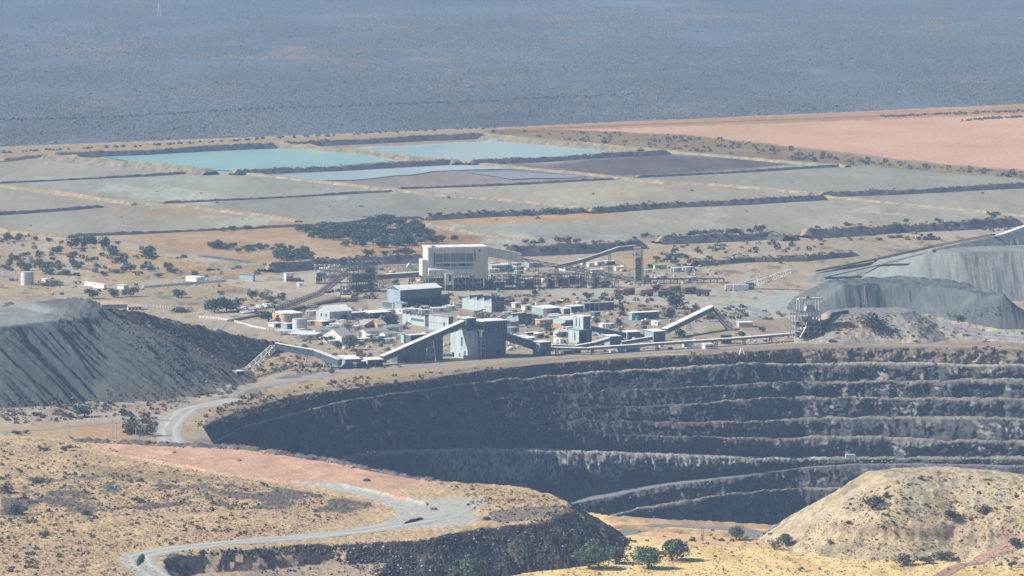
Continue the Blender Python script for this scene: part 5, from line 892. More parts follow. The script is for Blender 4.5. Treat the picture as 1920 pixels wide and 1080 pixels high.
w = MB(); w.box(fw(20), fw(26), -2.6, .4, Hh(50), Hh(54)); w.prism([(fw(20.5), Hh(50)), (fw(23.5), Hh(50)), (fw(23), Hh(40)), (fw(21.5), Hh(40))], 'y', -2.4, -.4); w.build('chute', WHITE, root)
w = MB(); w.hcyl((fw(22), -1.6, 0), (fw(22), -1.6, Hh(40)), .45); [w.box(fw(20), fw(29), -2.6, .4, Hh(z), Hh(z)+.3) for z in (18, 26, 34)]; [w.beam((fw(q), -2.6, 0), (fw(q), -2.6, Hh(36)), .25) for q in (20, 29)]; w.build('stair_platform', STEELL, root)
w = MB(); w.box(fw(20.2), fw(72.2), .3, .48, Hh(30), Hh(31.5)); w.box(fw(20.2), fw(72.2), .3, .48, Hh(43), Hh(44)); w.build('flashing', STEEL, root)
w = MB(); w.box(fw(55), fw(62), .3, .48, 0, Hh(12)); w.build('door_or_opening', DARK, root)
pt0 = hit(716, 684)+Vector((0, 0, 2)); tw_ = p+Vector((cs*fw(1)-sn*lw(10), sn*fw(1)+cs*lw(10), Hh(60)))
conveyor(pt0, tw_, 4.0, 3.6, 'long inclined gallery with a white roof rising to the crusher hall tower', legs=(.60,), wins=9, tw=4.5)
# wall of the bin building under the gallery
d_ = (tw_-pt0); o = empty('bin_building', pt0, 'dark blue sheet-clad bin building under the long inclined gallery', 'building'); w = MB(); ang = math.atan2(d_.y, d_.x); o.rotation_euler = (0, 0, ang); Lx = math.hypot(d_.x, d_.y); sl_ = d_.z/Lx
w.prism([(Lx*.22, -3), (Lx*.78, -3), (Lx*.78, Lx*.78*sl_-.6), (Lx*.22, Lx*.22*sl_-.6)], 'y', 2.6, 9); w.build('wall', STEELB, o); w = MB(); w.box(Lx*.30, Lx*.34, 2.4, 2.58, -2, 2.4); w.build('door_or_opening', DARK, o)
for q in (.42, .52, .62, .70): w = MB(); w.box(Lx*q, Lx*q+1.0, 2.42, 2.58, 1, Lx*q*sl_*.55+1); w.build('panel_joint', STEEL, o)
conveyor(at(768, 664, 3135), at(848, 668, 3150), 2.2, 1.2, 'thin white low conveyor with a drive head in front of the bin building', side=STEELL, legs=(.05, .5), tw=2.4, mid=[at(800, 668, 3142)])
# descending gallery, transfer house, long overland belt
conveyor(at(948, 638, 3165), at(1008, 658, 3172), 5.0, 5.0, 'dark gallery descending from the crusher hall to the small transfer house', wins=3, mid=[at(985, 650, 3168)])
shell(1013, 668, 20, 14, 26, yaw=30, roof='flat', wall=STEELB, label='narrow transfer house at the end of the descending gallery', name='transfer_house', cat='transfer house', fr=[DOOR(.15, .6, .45)], le=[('lit_shade_panel', .1, .9, .3, .95, BLUE)])
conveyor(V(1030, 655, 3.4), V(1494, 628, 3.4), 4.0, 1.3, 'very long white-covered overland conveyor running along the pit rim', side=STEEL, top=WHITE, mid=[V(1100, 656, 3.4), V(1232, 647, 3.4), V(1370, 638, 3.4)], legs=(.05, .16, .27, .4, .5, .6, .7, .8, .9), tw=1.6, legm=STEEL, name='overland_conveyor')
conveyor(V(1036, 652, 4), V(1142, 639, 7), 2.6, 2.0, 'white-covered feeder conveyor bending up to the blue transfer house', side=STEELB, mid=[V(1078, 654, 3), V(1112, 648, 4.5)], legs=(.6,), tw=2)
shell(1144, 651, 20, 11, 20, yaw=30, roof='mono', pitch=.05, wall=STEELB, label='blue transfer house at the upper end of the feeder conveyor', name='transfer_house', cat='transfer house', fr=[WIN(.2, .35, .5, .7), DOOR(.6, .8, .4)], le=[('lit_shade_panel', .08, .92, .08, .95, BLUE)])
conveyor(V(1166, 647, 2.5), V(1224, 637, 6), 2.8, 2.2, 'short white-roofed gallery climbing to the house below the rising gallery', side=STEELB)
shell(1176, 637, 25, 8, 14, yaw=25, roof='mono', pitch=.05, wall=BLUE, label='low transfer house where the gallery from the light blue tower ends', name='transfer_house', cat='transfer house', fr=[DOOR(.1, .4, .9), ('lit_shade_panel', .45, .97, .05, .9, STEELB)])
shell(1226, 642, 22, 17, 20, yaw=35, roof='mono', pitch=.06, wall=STEELB, label='tallest transfer house at the foot of the rising white gallery', name='transfer_house', cat='transfer house', fr=[('lit_shade_panel', .05, .45, .05, .92, STEELB)], le=[('lit_shade_panel', .04, .96, .05, .96, BLUE)])
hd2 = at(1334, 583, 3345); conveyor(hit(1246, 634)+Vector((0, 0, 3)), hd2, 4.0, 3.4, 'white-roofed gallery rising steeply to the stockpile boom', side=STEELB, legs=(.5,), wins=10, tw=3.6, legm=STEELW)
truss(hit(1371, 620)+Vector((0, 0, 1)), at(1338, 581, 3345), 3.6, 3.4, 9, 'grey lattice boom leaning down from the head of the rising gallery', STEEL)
root, L, D, H = shell(1086, 645, 24, 20, 26, yaw=35, roof='flat', wall=STEELB, roofm=BLUE, label='light blue two-stage tower of the secondary crusher', name='crusher_tower', cat='tower', fr=[DOOR(.02, .5, .85), ('lit_shade_panel', .6, .97, .1, .9, STEELB)], le=[('lit_shade_panel', .02, .98, .02, .97, PALE), WIN(.35, .45, .2, .8)])
w = MB(); w.box(L*.46, L*1.0, D*.15, D*1.1, H+.25, H*1.92); w.build('upper_stage', STEELB, root); w = MB(); w.box(L*.455-.05, L*.46+.02, D*.16, D*1.08, H+.3, H*1.9); w.build('upper_lit_face', PALE, root); w = MB(); w.box(L*.42, L*1.04, D*.1, D*1.15, H*1.92+.02, H*1.92+.4); w.build('upper_roof', WHITE, root)  # pale face on the sunward side, its light put into the colour
for q in (.45, .75): w = MB(); w.box(L*.455-.1, L*.455-.04, D*q, D*q+1.1, H*1.15, H*1.75); w.build('louvre', GLASS, root)
conveyor(at(1110, 621, 3250), at(1172, 634, 3262), 3.4, 3.2, 'dark gallery descending from the light blue tower', side=STEELB, top=STEELB)
shell(1138, 632, 12, 8, 9, roof='flat', wall=STEEL, roofm=WHITE, label='open shed under the gallery from the light blue tower', fr=[DOOR(.05, .95, .9)])
shell(1060, 664, 30, 4, 6, roof='flat', wall=STEELB, roofm=GREYR, label='low drive house beneath the overland conveyor', name='drive_house', cat='building', fr=[DOOR(.1, .9, .8)])
# --- yellow main plant building
p, s, a = frame(803, 545, 13); k = 1/s; root = empty('screen_building', p, 'huge cream-yellow plant building standing on an open steel frame', 'plant building', rz=a); cs, sn = math.cos(a), math.sin(a); fw = lambda q: q*k/cs; Hh = lambda q: q*k; DD_ = 11*k/sn
w = MB(); w.box(0, fw(86), 0, DD_, Hh(27), Hh(79)); w.box(fw(86)+.02, fw(112), -.4, DD_, Hh(21), Hh(79)); w.build('wall', CREAM, root)
w = MB(); w.box(-.6, fw(112.6), -.8, DD_+.6, Hh(79)+.02, Hh(80)+.6); w.build('roof', WHITE, root)
w = MB(); w.box(fw(7), fw(13), .5, 4, Hh(81), Hh(84)); w.build('roof_vent', STEEL, root)
for j in range(5): w = MB(); w.box(fw(14+14.2*j), fw(27+14.2*j), -.18, .05, Hh(53), Hh(69)); w.build('louvre', CREAMD, root)
for j in range(5): w = MB(); w.box(fw(14+14.2*j), fw(27+14.2*j), -.18, .05, Hh(45), Hh(50)); w.build('window', DARK if j in (1, 3) else CREAMD, root)
for q in (10.5, 86.6): w = MB(); w.box(fw(q), fw(q+1.8), -.55, .05, Hh(54 if q > 50 else 46), Hh(71)); w.build('duct', DARK, root)
w = MB(); w.box(fw(95), fw(97), -.6, -.38, Hh(71), Hh(76)); w.build('window', DARK, root)
w = MB(); w.prism([(-.05, Hh(43)), (-2.6, Hh(39)), (-2.6, Hh(31)), (-.05, Hh(31))], 'x', 0, fw(85.6)); w.build('canopy', CREAM, root)
w = MB(); w.box(-4.0, -.65, 2, DD_*.75, Hh(27), Hh(58)); w.build('stair_tower', CREAM, root)
w = MB()
for j in range(9):
    x = fw(110)*j/8+.4
    for y in (.4, DD_*.5, DD_-.5): w.beam((x, y, -.8), (x, y, Hh(27)), .6)
    if j < 8: x2 = fw(110)*(j+1)/8+.4; w.beam((x, .4, Hh(13)), (x2, .4, Hh(13)), .5); w.beam((x, .4, 0 if j % 2 else Hh(13)), (x2, .4, Hh(13) if j % 2 else 0), .35); w.beam((x, .4, Hh(13) if j % 2 else Hh(26)), (x2, .4, Hh(26) if j % 2 else Hh(13)), .35)
w.build('steel_frame', STEELL, root); w = MB(); w.box(1, fw(109), DD_*.55, DD_*.8, -.5, Hh(20)); w.box(fw(8), fw(30), DD_*.25, DD_*.5, 0, Hh(15)); w.box(fw(60), fw(80), DD_*.25, DD_*.5, 0, Hh(12)); w.build('machinery', MUDB, root)
w = MB(); w.box(fw(29), fw(45), -5.5, -.7, Hh(11), Hh(33)); [w.beam((fw(q), y, -.5), (fw(q), y, Hh(11)), .5) for q in (30, 44) for y in (-5, -1.2)]; w.build('kiosk', CREAM, root); w = MB(); w.box(fw(36), fw(39.5), -5.62, -5.45, Hh(18), Hh(30)); w.build('window', DARK, root)
e1 = p+Vector((cs*fw(112), sn*fw(112), Hh(62)))+Vector((-sn*DD_*.4, cs*DD_*.4, 0)); e2 = at(975, 492, e1.y+6)
conveyor(e1, e2, 6, 7.0, 'cream covered gallery sloping down from the yellow building', side=CREAM, top=WHITE, legs=(.7, .97), tw=2.2, legm=STEEL, name='conveyor_gallery')
conveyor(e2+Vector((0, 1, 1)), at(1188, 527, e2.y+12), 3.2, 2.4, 'long open conveyor descending from the cream gallery to the lattice tower', side=STEEL, top=STEELL, open_=True, legs=(.15, .32, .5, .68, .85), legm=STEEL, name='open_conveyor', tw=2.6)
conveyor(at(1040, 504, 3720), at(1190, 466, 3735), 3.4, 2.4, 'open conveyor with a pale top arching up to the lattice tower', side=STEEL, top=STEELL, open_=False, mid=[at(1085, 494, 3724), at(1128, 480, 3728), at(1160, 469, 3732)], legs=(.3, .62), legm=STEEL, name='open_conveyor', tw=2)
# lattice tower
p = hit(1197, 532); s = pxm(p); o = empty('lattice_tower', p, 'tall dark lattice tower at the head of the arching conveyor', 'tower'); q = MB(); lattice(q, (0, 0, -.5), (0, 0, 66/s), 17/s, 13/s, 8, .5, (1, .2, 0)); q.build('lattice', STEELL, o); q = MB()
for i in range(7): q.box(-6.2/s, 6.2/s, -2.2, 2.2, 8*i/s+2, 8*i/s+2.3)
q.box(-5/s, 5/s, -1.6, 1.6, 2, 50/s); q.build('floors', MUDB, o); q = MB(); q.box(-9/s, 5/s, -2.6, 2.6, 66/s, 69/s); q.beam((-2, 0, 69/s), (-2, 0, 74/s), .4); q.beam((3, 0, 69/s), (3, 0, 73/s), .4); q.build('head_platform', STEELL, o)
# open steel structures
def steelwork(px, py, wpx, hpx, depth, nx, nz, label, m=STEEL, fill=(), yaw=8, name='steel_structure', top=None, fm=MUDB):
    p, s, a = frame(px, py, yaw); o = empty(name, p, label, 'steel structure', rz=a); L = wpx/s/math.cos(a); H = hpx/s; q = MB()
    for i in range(nx+1):
        for y in (0, depth): q.beam((L*i/nx, y, -.6), (L*i/nx, y, H), .5)
        for k in range(1, nz+1): q.beam((L*i/nx, 0, H*k/nz), (L*i/nx, depth, H*k/nz), .35)
    for k in range(1, nz+1):
        for y in (0, depth): q.beam((0, y, H*k/nz), (L, y, H*k/nz), .42)
        for i in range(nx):
            if (i+k) % 2: q.beam((L*i/nx, 0, H*(k-1)/nz), (L*(i+1)/nx, 0, H*k/nz), .3)
    q.build('frame', m, o)
    for j, (x0, x1, z0, z1, mm) in enumerate(fill):
        w = MB()
        if z1-z0 > .25:                      # a bin: hopper, tank and deck pieces stepped together
            n_ = max(2, int((x1-x0)*L/4))
            for i in range(n_): a_ = x0+(x1-x0)*i/n_; b_ = x0+(x1-x0)*(i+random.uniform(.7, 1))/n_; zt = z0+(z1-z0)*random.uniform(.45, 1); y_ = random.uniform(.3, depth*.35); w.box(L*a_, L*b_, y_, depth-.6, H*(z0+(z1-z0)*random.choice((0, 0, .2))), H*zt); w.box(L*a_-.2, L*b_+.2, .2, y_+.05, H*zt-.2, H*zt)
        else: w.box(L*x0, L*x1, .6, depth-.6, H*z0, H*z1)
        w.build('bin' if (z1-z0) > .3 else 'deck', mm, o)
    return o, L, H
steelwork(655, 548, 52, 56, 14, 6, 5, 'screening tower of dark steelwork under the head of the dark inclined conveyor', STEEL, [(.05, .95, .02, .30, MUDB), (.55, .98, .35, .62, MUDB), (.1, .5, .38, .55, STEEL), (.6, .9, .66, .82, BELT), (0, 1, .325, .34, STEELL), (0, 1, .64, .655, STEELL)])
steelwork(592, 532, 46, 34, 10, 5, 3, 'pale steel bins and platforms left of the screening tower', STEELL, [(.05, .30, .0, .55, DARK), (.02, .06, .0, .72, WHITE), (.05, .95, .62, .66, WHITE), (.35, .62, .2, .5, STEELW), (.65, .95, .1, .6, STEELL), (.2, .9, .80, .84, WHITE), (.55, .95, .86, .96, CREAM)])
steelwork(640, 560, 18, 22, 6, 3, 3, 'small dark steel platform under the dark inclined conveyor', STEEL, [(.1, .9, .1, .4, MUDB), (.2, .8, .5, .7, STEEL)])
steelwork(974, 541, 40, 22, 10, 4, 3, 'low dark steelwork behind the first conveyor legs right of the yellow building', STEEL, [(.3, .7, .0, .7, MUDB), (0, 1, .6, .66, RUST)])
steelwork(1028, 540, 60, 26, 10, 6, 3, 'middle stretch of dark bins between the yellow building and the lattice tower', STEEL, [(.0, .22, .0, .92, MUDB), (.35, .68, .1, .85, MUDB), (.72, .98, .0, 1.0, MUDB), (0, 1, .95, 1.0, STEEL)])
steelwork(1092, 540, 56, 24, 10, 5, 3, 'dark steelwork nearest the lattice tower', STEEL, [(.0, .18, .0, .85, MUDB), (.4, .55, .1, .9, MUDB), (.7, .95, .0, .7, MUDB)])
steelwork(914, 543, 58, 25, 12, 5, 3, 'dark steelwork touching the right end of the yellow building', STEEL, [(.0, .25, .0, .95, MUDB), (.3, .6, .0, .6, STEELB), (.65, .9, .3, .95, MUDB)])
steelwork(1208, 532, 150, 9, 4, 12, 1, 'long low pipe rack running from the lattice tower to the stacker', STEEL, [(0, 1, .85, 1.0, MUDB), (0, .03, 0, 1, MUDB)], yaw=3, name='pipe_rack')
steelwork(600, 508, 205, 9, 2, 14, 1, 'long pipe rack in front of the dark rock wall', STEELL, [(0, 1, .9, 1.0, STEELL)], yaw=3, name='pipe_rack')
conveyor(at(706, 524, 3668), at(797, 518, 3690), 4, 3.5, 'level covered conveyor with a white roof between screening tower and yellow building', side=STEEL, top=WHITE, legs=(.1, .4, .7, .95), legm=STEEL, tw=2.4)
conveyor(hit(521, 584)+Vector((0, 0, 1)), at(690, 494, 3672), 3.6, 2.6, 'long dark inclined conveyor climbing to the screening tower', side=STEEL, top=BELT, open_=True, legs=(.72, .93), legm=STEELL, name='open_conveyor', tw=5.0, mid=[at(600, 553, 3560), at(660, 507, 3650)])
conveyor(hit(530, 588)+Vector((0, 0, .8)), at(668, 556, 3570), 3.2, 1.6, 'second low dark conveyor beside the foot of the long inclined one', side=MUDB, top=BELT, mid=[at(600, 572, 3530)], name='open_conveyor', legs=(.5,), legm=STEEL, tw=1.6)
# chute and white plant behind the main building
p = hit(772, 513); o = empty('chute', p+Vector((0, 0, 1)), 'pale green chute lying beside the yellow building', 'chute'); MB().beam((-3, 0, 6), (5, 2, 0), 4, 3.5).build('body', pnt('pale_green', (.50, .58, .46)), o); MB().beam((-3, 0, -1), (-3, 0, 5), .5).build('support', STEEL, o); MB().beam((4, 2, -1), (4, 2, 1), .5).build('support', STEEL, o)
for px, py, wf, wl, h, lb in ((922, 510, 38, 10, 12, 'long white plant shed seen under the cream gallery'), (946, 503, 32, 8, 8, 'white plant shed farther back under the cream gallery'), (992, 502, 26, 8, 8, 'white shed behind the descending open conveyor'), (1093, 496, 12, 8, 9, 'white hut behind the arching conveyor, nearest its low end'), (1104, 500, 10, 4, 7, 'second white hut behind the arching conveyor'), (1120, 498, 14, 5, 7, 'cream hut behind the arching conveyor'), (1138, 497, 16, 5, 7, 'open white shed with two dark bays behind the arching conveyor'), (1155, 508, 16, 4, 7, 'ragged pale hut beside the lattice tower'), (1110, 512, 24, 3, 6, 'row of white cabins behind the dark steelwork'), (1215, 503, 18, 3, 7, 'dark green container behind the lattice tower'), (1228, 505, 22, 3, 8, 'pale green container behind the lattice tower')):
    m = pnt('green_box', (.12, .20, .18)) if 'dark green' in lb else (pnt('pale_green', (.50, .58, .46)) if 'pale green' in lb else (CREAM if 'cream' in lb else WHITE)); shell(px, py, wf, wl, h, yaw=25, roof='flat', wall=m if 'shed' not in lb else BLUE, roofm=m, label=lb, cat='container' if 'container' in lb else 'shed', name='container' if 'container' in lb else 'plant_shed', fr=[DOOR(.1, .45, .8), DOOR(.55, .9, .8)] if 'bays' in lb else [DOOR(.3, .45, .7, STEELB)])
shell(536, 528, 14, 4, 16, yaw=20, roof='mono', pitch=-.05, wall=WHITE, label='upright white cabin on the open ground before the rock wall', name='cabin', cat='cabin', fr=[('lit_shade_panel', .05, .95, .05, .6, BLUE)])
shell(560, 537, 8, 3, 6, yaw=20, roof='flat', wall=WHITE, label='tiny white box hut below the upright white cabin', cat='hut', name='hut'); shell(538, 528, 26, 3, 4, yaw=5, roof='flat', wall=MUDB, roofm=MUDB, label='low dark steel skip beside the upright white cabin', cat='skip', name='skip')
shell(594, 519, 18, 3, 7, yaw=5, roof='flat', wall=MUDB, roofm=BLUE, label='dark container with a pale lid beside the pipe rack', cat='container', name='container')
# --- stacker at the grey stockpile
truss(hit(1412, 541)+Vector((0, 0, 3)), at(1484, 508, 3640), 4.5, 4, 8, 'pale lattice stacker boom at the foot of the tallest stockpile', STEELW, .5)
p = hit(1404, 543); o = empty('stacker_base', p, 'steel base of the pale stacker boom', 'stacker'); q = MB(); [q.beam((x, y, -.5), (x*.4+3, y*.4, 10), .5) for x in (-6, 8) for y in (-3, 3)]; q.beam((-6, -3, 3), (8, -3, 3), .4); q.beam((-8, 0, 4), (14, 0, 11), 2, 1); q.build('frame', STEELW, o); q = MB(); q.box(-3, 4, -2, 2, 0, 5); q.build('drive', MUDB, o)
for px, py, w_, lb in ((1360, 546, 14, 'white trailer with rounded ends beside the stacker'), (1376, 546, 28, 'long white silo trailer beside the stacker')):
    p = hit(px, py); s = pxm(p); o = empty('trailer', p, lb, 'trailer', rz=.08); L = w_/s; q = MB(); q.box(0, L, 0, 3.2, 1.2, 12/s); q.build('body', WHITE, o); q = MB(); q.box(.4, L-.4, .4, 2.8, .8, 1.2); q.build('chassis', MUDB, o)
    for x in (.15, .82): [MB().hcyl((L*x, y, .5), (L*x, y+.5, .5), .55).build('wheel', TYRE, o) for y in (.1, 2.6)]
conveyor(at(1864, 450, 3838), at(2010, 398, 3990), 3.5, 2.6, 'covered white conveyor at the far top of the tallest stockpile', side=STEEL, top=WHITE, legs=(.15, .4, .6), legm=STEEL, tw=2)
ps = [hit(*q)+Vector((0, 0, 1.2)) for q in ((1530, 516), (1640, 491), (1750, 466), (1862, 446))]
conveyor(ps[0], ps[-1], 3.0, 1.0, 'low dark belt conveyor lying along the crest of the earth ramp', side=MUDB, top=BELT, mid=ps[1:-1], name='ramp_conveyor')
ps = [hit(*q)+Vector((0, 0, .8)) for q in ((1545, 523), (1650, 499), (1752, 474))]
conveyor(ps[0], ps[-1], 2.4, .8, 'second belt conveyor just below the crest of the earth ramp', side=STEEL, top=GREYR, mid=ps[1:-1], name='ramp_conveyor')
# --- tip tower
p = hit(1518, 632); s = pxm(p); k = 1/s; o = empty('tip_tower', p, 'pale steel tipping tower with a gantry beam on top, against the earth mound', 'tower', rz=math.radians(12)); q = MB()
for i in range(5):
    for y in (0, 7, 13): q.beam(((-27+12*i)*k, y, -.6), ((-27+12*i)*k, y, 48*k), .6)
for z in range(1, 6):
    for y in (0, 7, 13): q.beam((-27*k, y, 9.6*z*k), (21*k, y, 9.6*z*k), .5)
    for i in range(4):
        if (i+z) % 2: q.beam(((-27+12*i)*k, 0, 9.6*(z-1)*k), ((-15+12*i)*k, 0, 9.6*z*k), .35)
q.build('frame', STEELL, o)
for z in (1, 2, 3, 4): w = MB(); w.box(-27*k, 21*k, .4, 13, 9.6*z*k-.1, 9.6*z*k+.2); w.build('floor', STEELL, o)
for x0, x1, z0, z1, m in ((-22, -6, 1, 8, MUDB), (0, 16, 11, 18, MUDB), (-14, 4, 30, 38, STEELW), (2, 18, 21, 28, MUDB), (-24, -16, 21, 28, MUDB)): w = MB(); w.box(x0*k, x1*k, 2, 10, z0*k, z1*k); w.build('bin', m, o)
w = MB(); [w.beam((x*k, y, 48*k), (x*k, y, 70*k), .7) for x in (-17, -12, 20) for y in (2, 10)]; w.box(-18*k, 28*k, 4, 8, 69*k, 72*k); w.beam((2*k, 5, 48*k), (14*k, 5, 68*k), .5); w.build('gantry', STEELW, o); w = MB(); w.box(-4*k, 2*k, 4, 7, 72*k, 76*k); w.build('hoist', MUDO, o); w = MB(); w.prism([(-6*k, 48*k), (14*k, 48*k), (10*k, 58*k), (-2*k, 60*k)], 'y', 3, 11); w.build('hopper', STEELL, o)
w = MB(); w.beam((-20*k, -2, 0), (-8*k, -2, 20*k), 1.6, .4); w.beam((-8*k, -2, 20*k), (-20*k, -2, 38*k), 1.6, .4); w.build('stair', STEELW, o)
wallrun([(1538, 630), (1560, 594), (1590, 588)], 2.5, 1.2, MUDB, 'dark wall standing for the shade between the tip tower and the earth mound', 'dark_wall')  # dark wall takes the place of the shade behind the tower
# --- vehicles
car_me = {}
def car_mesh(kind, m):
    q = MB(); 
    if kind == 'van': q.prism([(-2.6, .45), (2.6, .45), (2.6, 1.4), (1.9, 2.3), (-2.6, 2.35)], 'y', -.95, .95)
    elif kind == 'pickup': q.box(-2.6, -.4, -.9, .9, .5, 1.15); q.prism([(-.4, .5), (2.6, .5), (2.55, 1.15), (1.4, 1.2), (.9, 1.85), (-.3, 1.85)], 'y', -.9, .9)
    else: q.prism([(-2.2, .4), (2.2, .4), (2.25, .95), (1.2, 1.05), (.5, 1.55), (-1.3, 1.55), (-2.2, 1.1)], 'y', -.88, .88)
    me = bpy.data.meshes.new('car'); g = MB(); 
    if kind == 'van': g.box(.2, 1.75, -.97, .97, 1.5, 2.05)
    elif kind == 'pickup': g.box(-.15, .85, -.92, .92, 1.25, 1.7)
    else: g.box(-1.1, .45, -.9, .9, 1.08, 1.45)
    for x in (-1.5, 1.5): [g.hcyl((x, y, .38), (x, y+.25, .38), .38, 10) for y in (-.95, .7)]
    n = len(q.f); q.add(g.v, g.f); me.from_pydata(q.v, [], q.f); me.update(); me.materials.append(m); me.materials.append(TYRE); me.polygons.foreach_set('material_index', [0]*n+[1]*(len(q.f)-n)); return me
CW = pnt('white_car_paint', (.72, .72, .70), rough=.3, streak=False); CS = pnt('silver_car_paint', (.42, .43, .44), rough=.3, streak=False); CR = pnt('dark_car_paint', (.06, .065, .08), rough=.3, streak=False)
CARS = {'w': car_mesh('car', CW), 's': car_mesh('car', CS), 'k': car_mesh('car', CR), 'v': car_mesh('van', CW), 'p': car_mesh('pickup', CW)}
CL = {'w': 'white car', 's': 'silver car', 'k': 'dark car', 'v': 'white van', 'p': 'white pickup'}
def car(px, py, k, rz, label, group=None, sc=1.25):
    o = link({'v': 'van', 'p': 'pickup'}.get(k, 'car'), CARS[k]); o.location = hit(px, py); o.rotation_euler = (0, 0, rz); o.scale = (sc,)*3; return tag(o, label, {'v': 'van', 'p': 'pickup'}.get(k, 'car'), group)
def rowc(a, b, n, kinds, rz, where, group):
    for i in range(n):
        t = i/max(n-1, 1); k = kinds[i % len(kinds)]; car(a[0]+(b[0]-a[0])*t, a[1]+(b[1]-a[1])*t, k, rz+random.uniform(-.05, .05), f'{CL[k]} {where}', group)
rowc((449, 583), (492, 579), 10, 'wwvwwwwwvw', -.9, 'parked in the long row below the round bushes', 'cars in the long row'); rowc((498, 577), (519, 576), 4, 'vvkw', -.9, 'parked near the end of the long row', 'cars at the row end'); rowc((456, 588), (474, 586), 4, 'wwsw', -.9, 'parked in the short front row of the staff car park', 'cars in the short front row')
rowc((628, 580), (656, 583), 9, 'wswwwkwsw', -.7, 'parked diagonally behind the white two-storey office', 'cars behind the office'); rowc((675, 583), (696, 587), 7, 'swwkwws', -.7, 'parked behind the vehicle shelter', 'cars behind the shelter'); rowc((582, 578), (592, 577), 3, 'vww', .2, 'parked beside the dry mound near the low conveyor', 'cars by the low conveyor')
car(851, 573, 'p', .2, 'white pickup parked beside the big workshop, the rear one'); car(858, 577, 'v', .3, 'white van parked in front of a pickup beside the big workshop'); car(1384, 478, 'p', .1, 'white pickup on the haul road beyond the plant'); car(683, 640, 'k', .2, 'dark car parked before the cream bungalow'); car(605, 637, 'w', .3, 'white car parked below the roofed walkways'); car(617, 640, 's', .3, 'silver car parked below the roofed walkways'); car(1211, 603, 'p', .5, 'white pickup beside the long blue store'); car(1165, 639, 'k', .2, 'dark car beside the open shed under the gallery'); car(1262, 603, 'w', .1, 'white car at the edge of the scrub by the rising gallery'); car(1309, 604, 'w', .2, 'white car behind the rising gallery'); car(1422, 457, 'p', .1, 'white pickup parked under the rock wall beyond the stacker'); car(1560, 641, 's', .1, 'grey car on the pit rim road below the tip tower'); car(1098, 604, 'k', .3, 'dark car parked by the grey-roofed building')
def wheelset(o, xs, r, w, y0):
    for x in xs:
        for y in (-y0, y0): h = MB().hcyl((x, y-w/2, r), (x, y+w/2, r), r, 14).build('wheel', TYRE, o); MB().hcyl((x, y-w/2-.05, r), (x, y+w/2+.05, r), r*.45, 8).build('rim', MUDO, h)
def haul(px, py, rz, label, m=MUDO, sc=1.0, group=None):
    o = empty('haul_truck', hit(px, py), label, 'haul truck', group, rz); o.scale = (sc,)*3; wheelset(o, (-2.9, 2.7), 1.25, 1.1, 1.9); q = MB(); q.box(-4.2, 4.4, -1.2, 1.2, 1.1, 2.0); q.build('chassis', MUDB, o)
    q = MB(); q.prism([(-5.2, 3.2), (-3.6, 2.1), (1.4, 2.2), (1.9, 4.1), (4.3, 4.7), (4.3, 4.9), (-5.2, 4.2)], 'y', -2.4, 2.4); q.build('dump_body', m, o); q = MB(); q.box(2.2, 4.4, -1.9, .2, 2.0, 4.0); q.build('cab', m, o); q = MB(); q.box(4.38, 4.46, -1.7, 0, 2.9, 3.8); q.build('windscreen', GLASS, o); q = MB(); q.box(2.2, 4.7, .3, 1.9, 1.4, 2.9); q.build('bonnet', m, o)
def loader(px, py, rz, label, m=MUDO, sc=1.0):
    o = empty('wheel_loader', hit(px, py), label, 'loader', None, rz); o.scale = (sc,)*3; wheelset(o, (-2.0, 2.0), 1.2, .9, 1.5); q = MB(); q.prism([(-4.2, 1.2), (.6, 1.2), (.6, 2.4), (-4.2, 2.7)], 'y', -1.3, 1.3); q.box(.6, 3, -.8, .8, 1, 2); q.build('body', m, o); q = MB(); q.box(-.9, .8, -1.0, 1.0, 2.5, 4.0); q.build('cab', GLASS, o); q = MB(); q.beam((1.5, -.7, 2), (5, -.7, .9), .4); q.beam((1.5, .7, 2), (5, .7, .9), .4); q.build('lift_arm', m, o); q = MB(); q.prism([(4.6, .2), (6.4, .3), (5.2, 1.9), (4.7, 1.7)], 'y', -2, 2); q.build('bucket', MUDB, o)
for px, py, rz, lb, m in ((1164, 551, 2.4, 'dark haul truck, first of the parked row on the grey yard', MUDB), (1178, 552, .5, 'muddy orange haul truck, second of the parked row on the grey yard', MUDO), (1212, 555, .4, 'orange-brown haul truck parked alone nearest the plant yard', MUDO), (1236, 546, .3, 'black haul truck with a pale side behind the front trucks', MUDB), (1251, 547, 2.7, 'muddy orange haul truck in the rear of the parked row', MUDO), (1264, 548, .4, 'small muddy haul truck near the rear of the parked row', MUDO), (1246, 557, .2, 'haul truck with a dark body and cream cab in front of the big tree', MUDB), (1293, 551, .5, 'haul truck beyond the big dark tree, the middle one', MUDB), (1318, 555, 2.9, 'black haul truck at the far end of the grey yard', MUDB)): haul(px, py, rz, lb, m, 1.1)
loader(1226, 548, .3, 'dark wheel loader among the parked haul trucks', MUDO); loader(1280, 550, 2.6, 'small loader between two haul trucks on the grey yard', MUDO); loader(783, 582, .6, 'rusty wheel loader in front of the open workshop bays', RUST, 1.2); loader(697, 560, 2.8, 'muddy orange loader behind the workshop gable', MUDO, 1.1); loader(1040, 628, .4, 'rusty loader parked on the grey track below the brick wall', RUST); loader(1447, 459, 0, 'yellow loader under the rock wall beyond the stacker', YEL, 1.1)
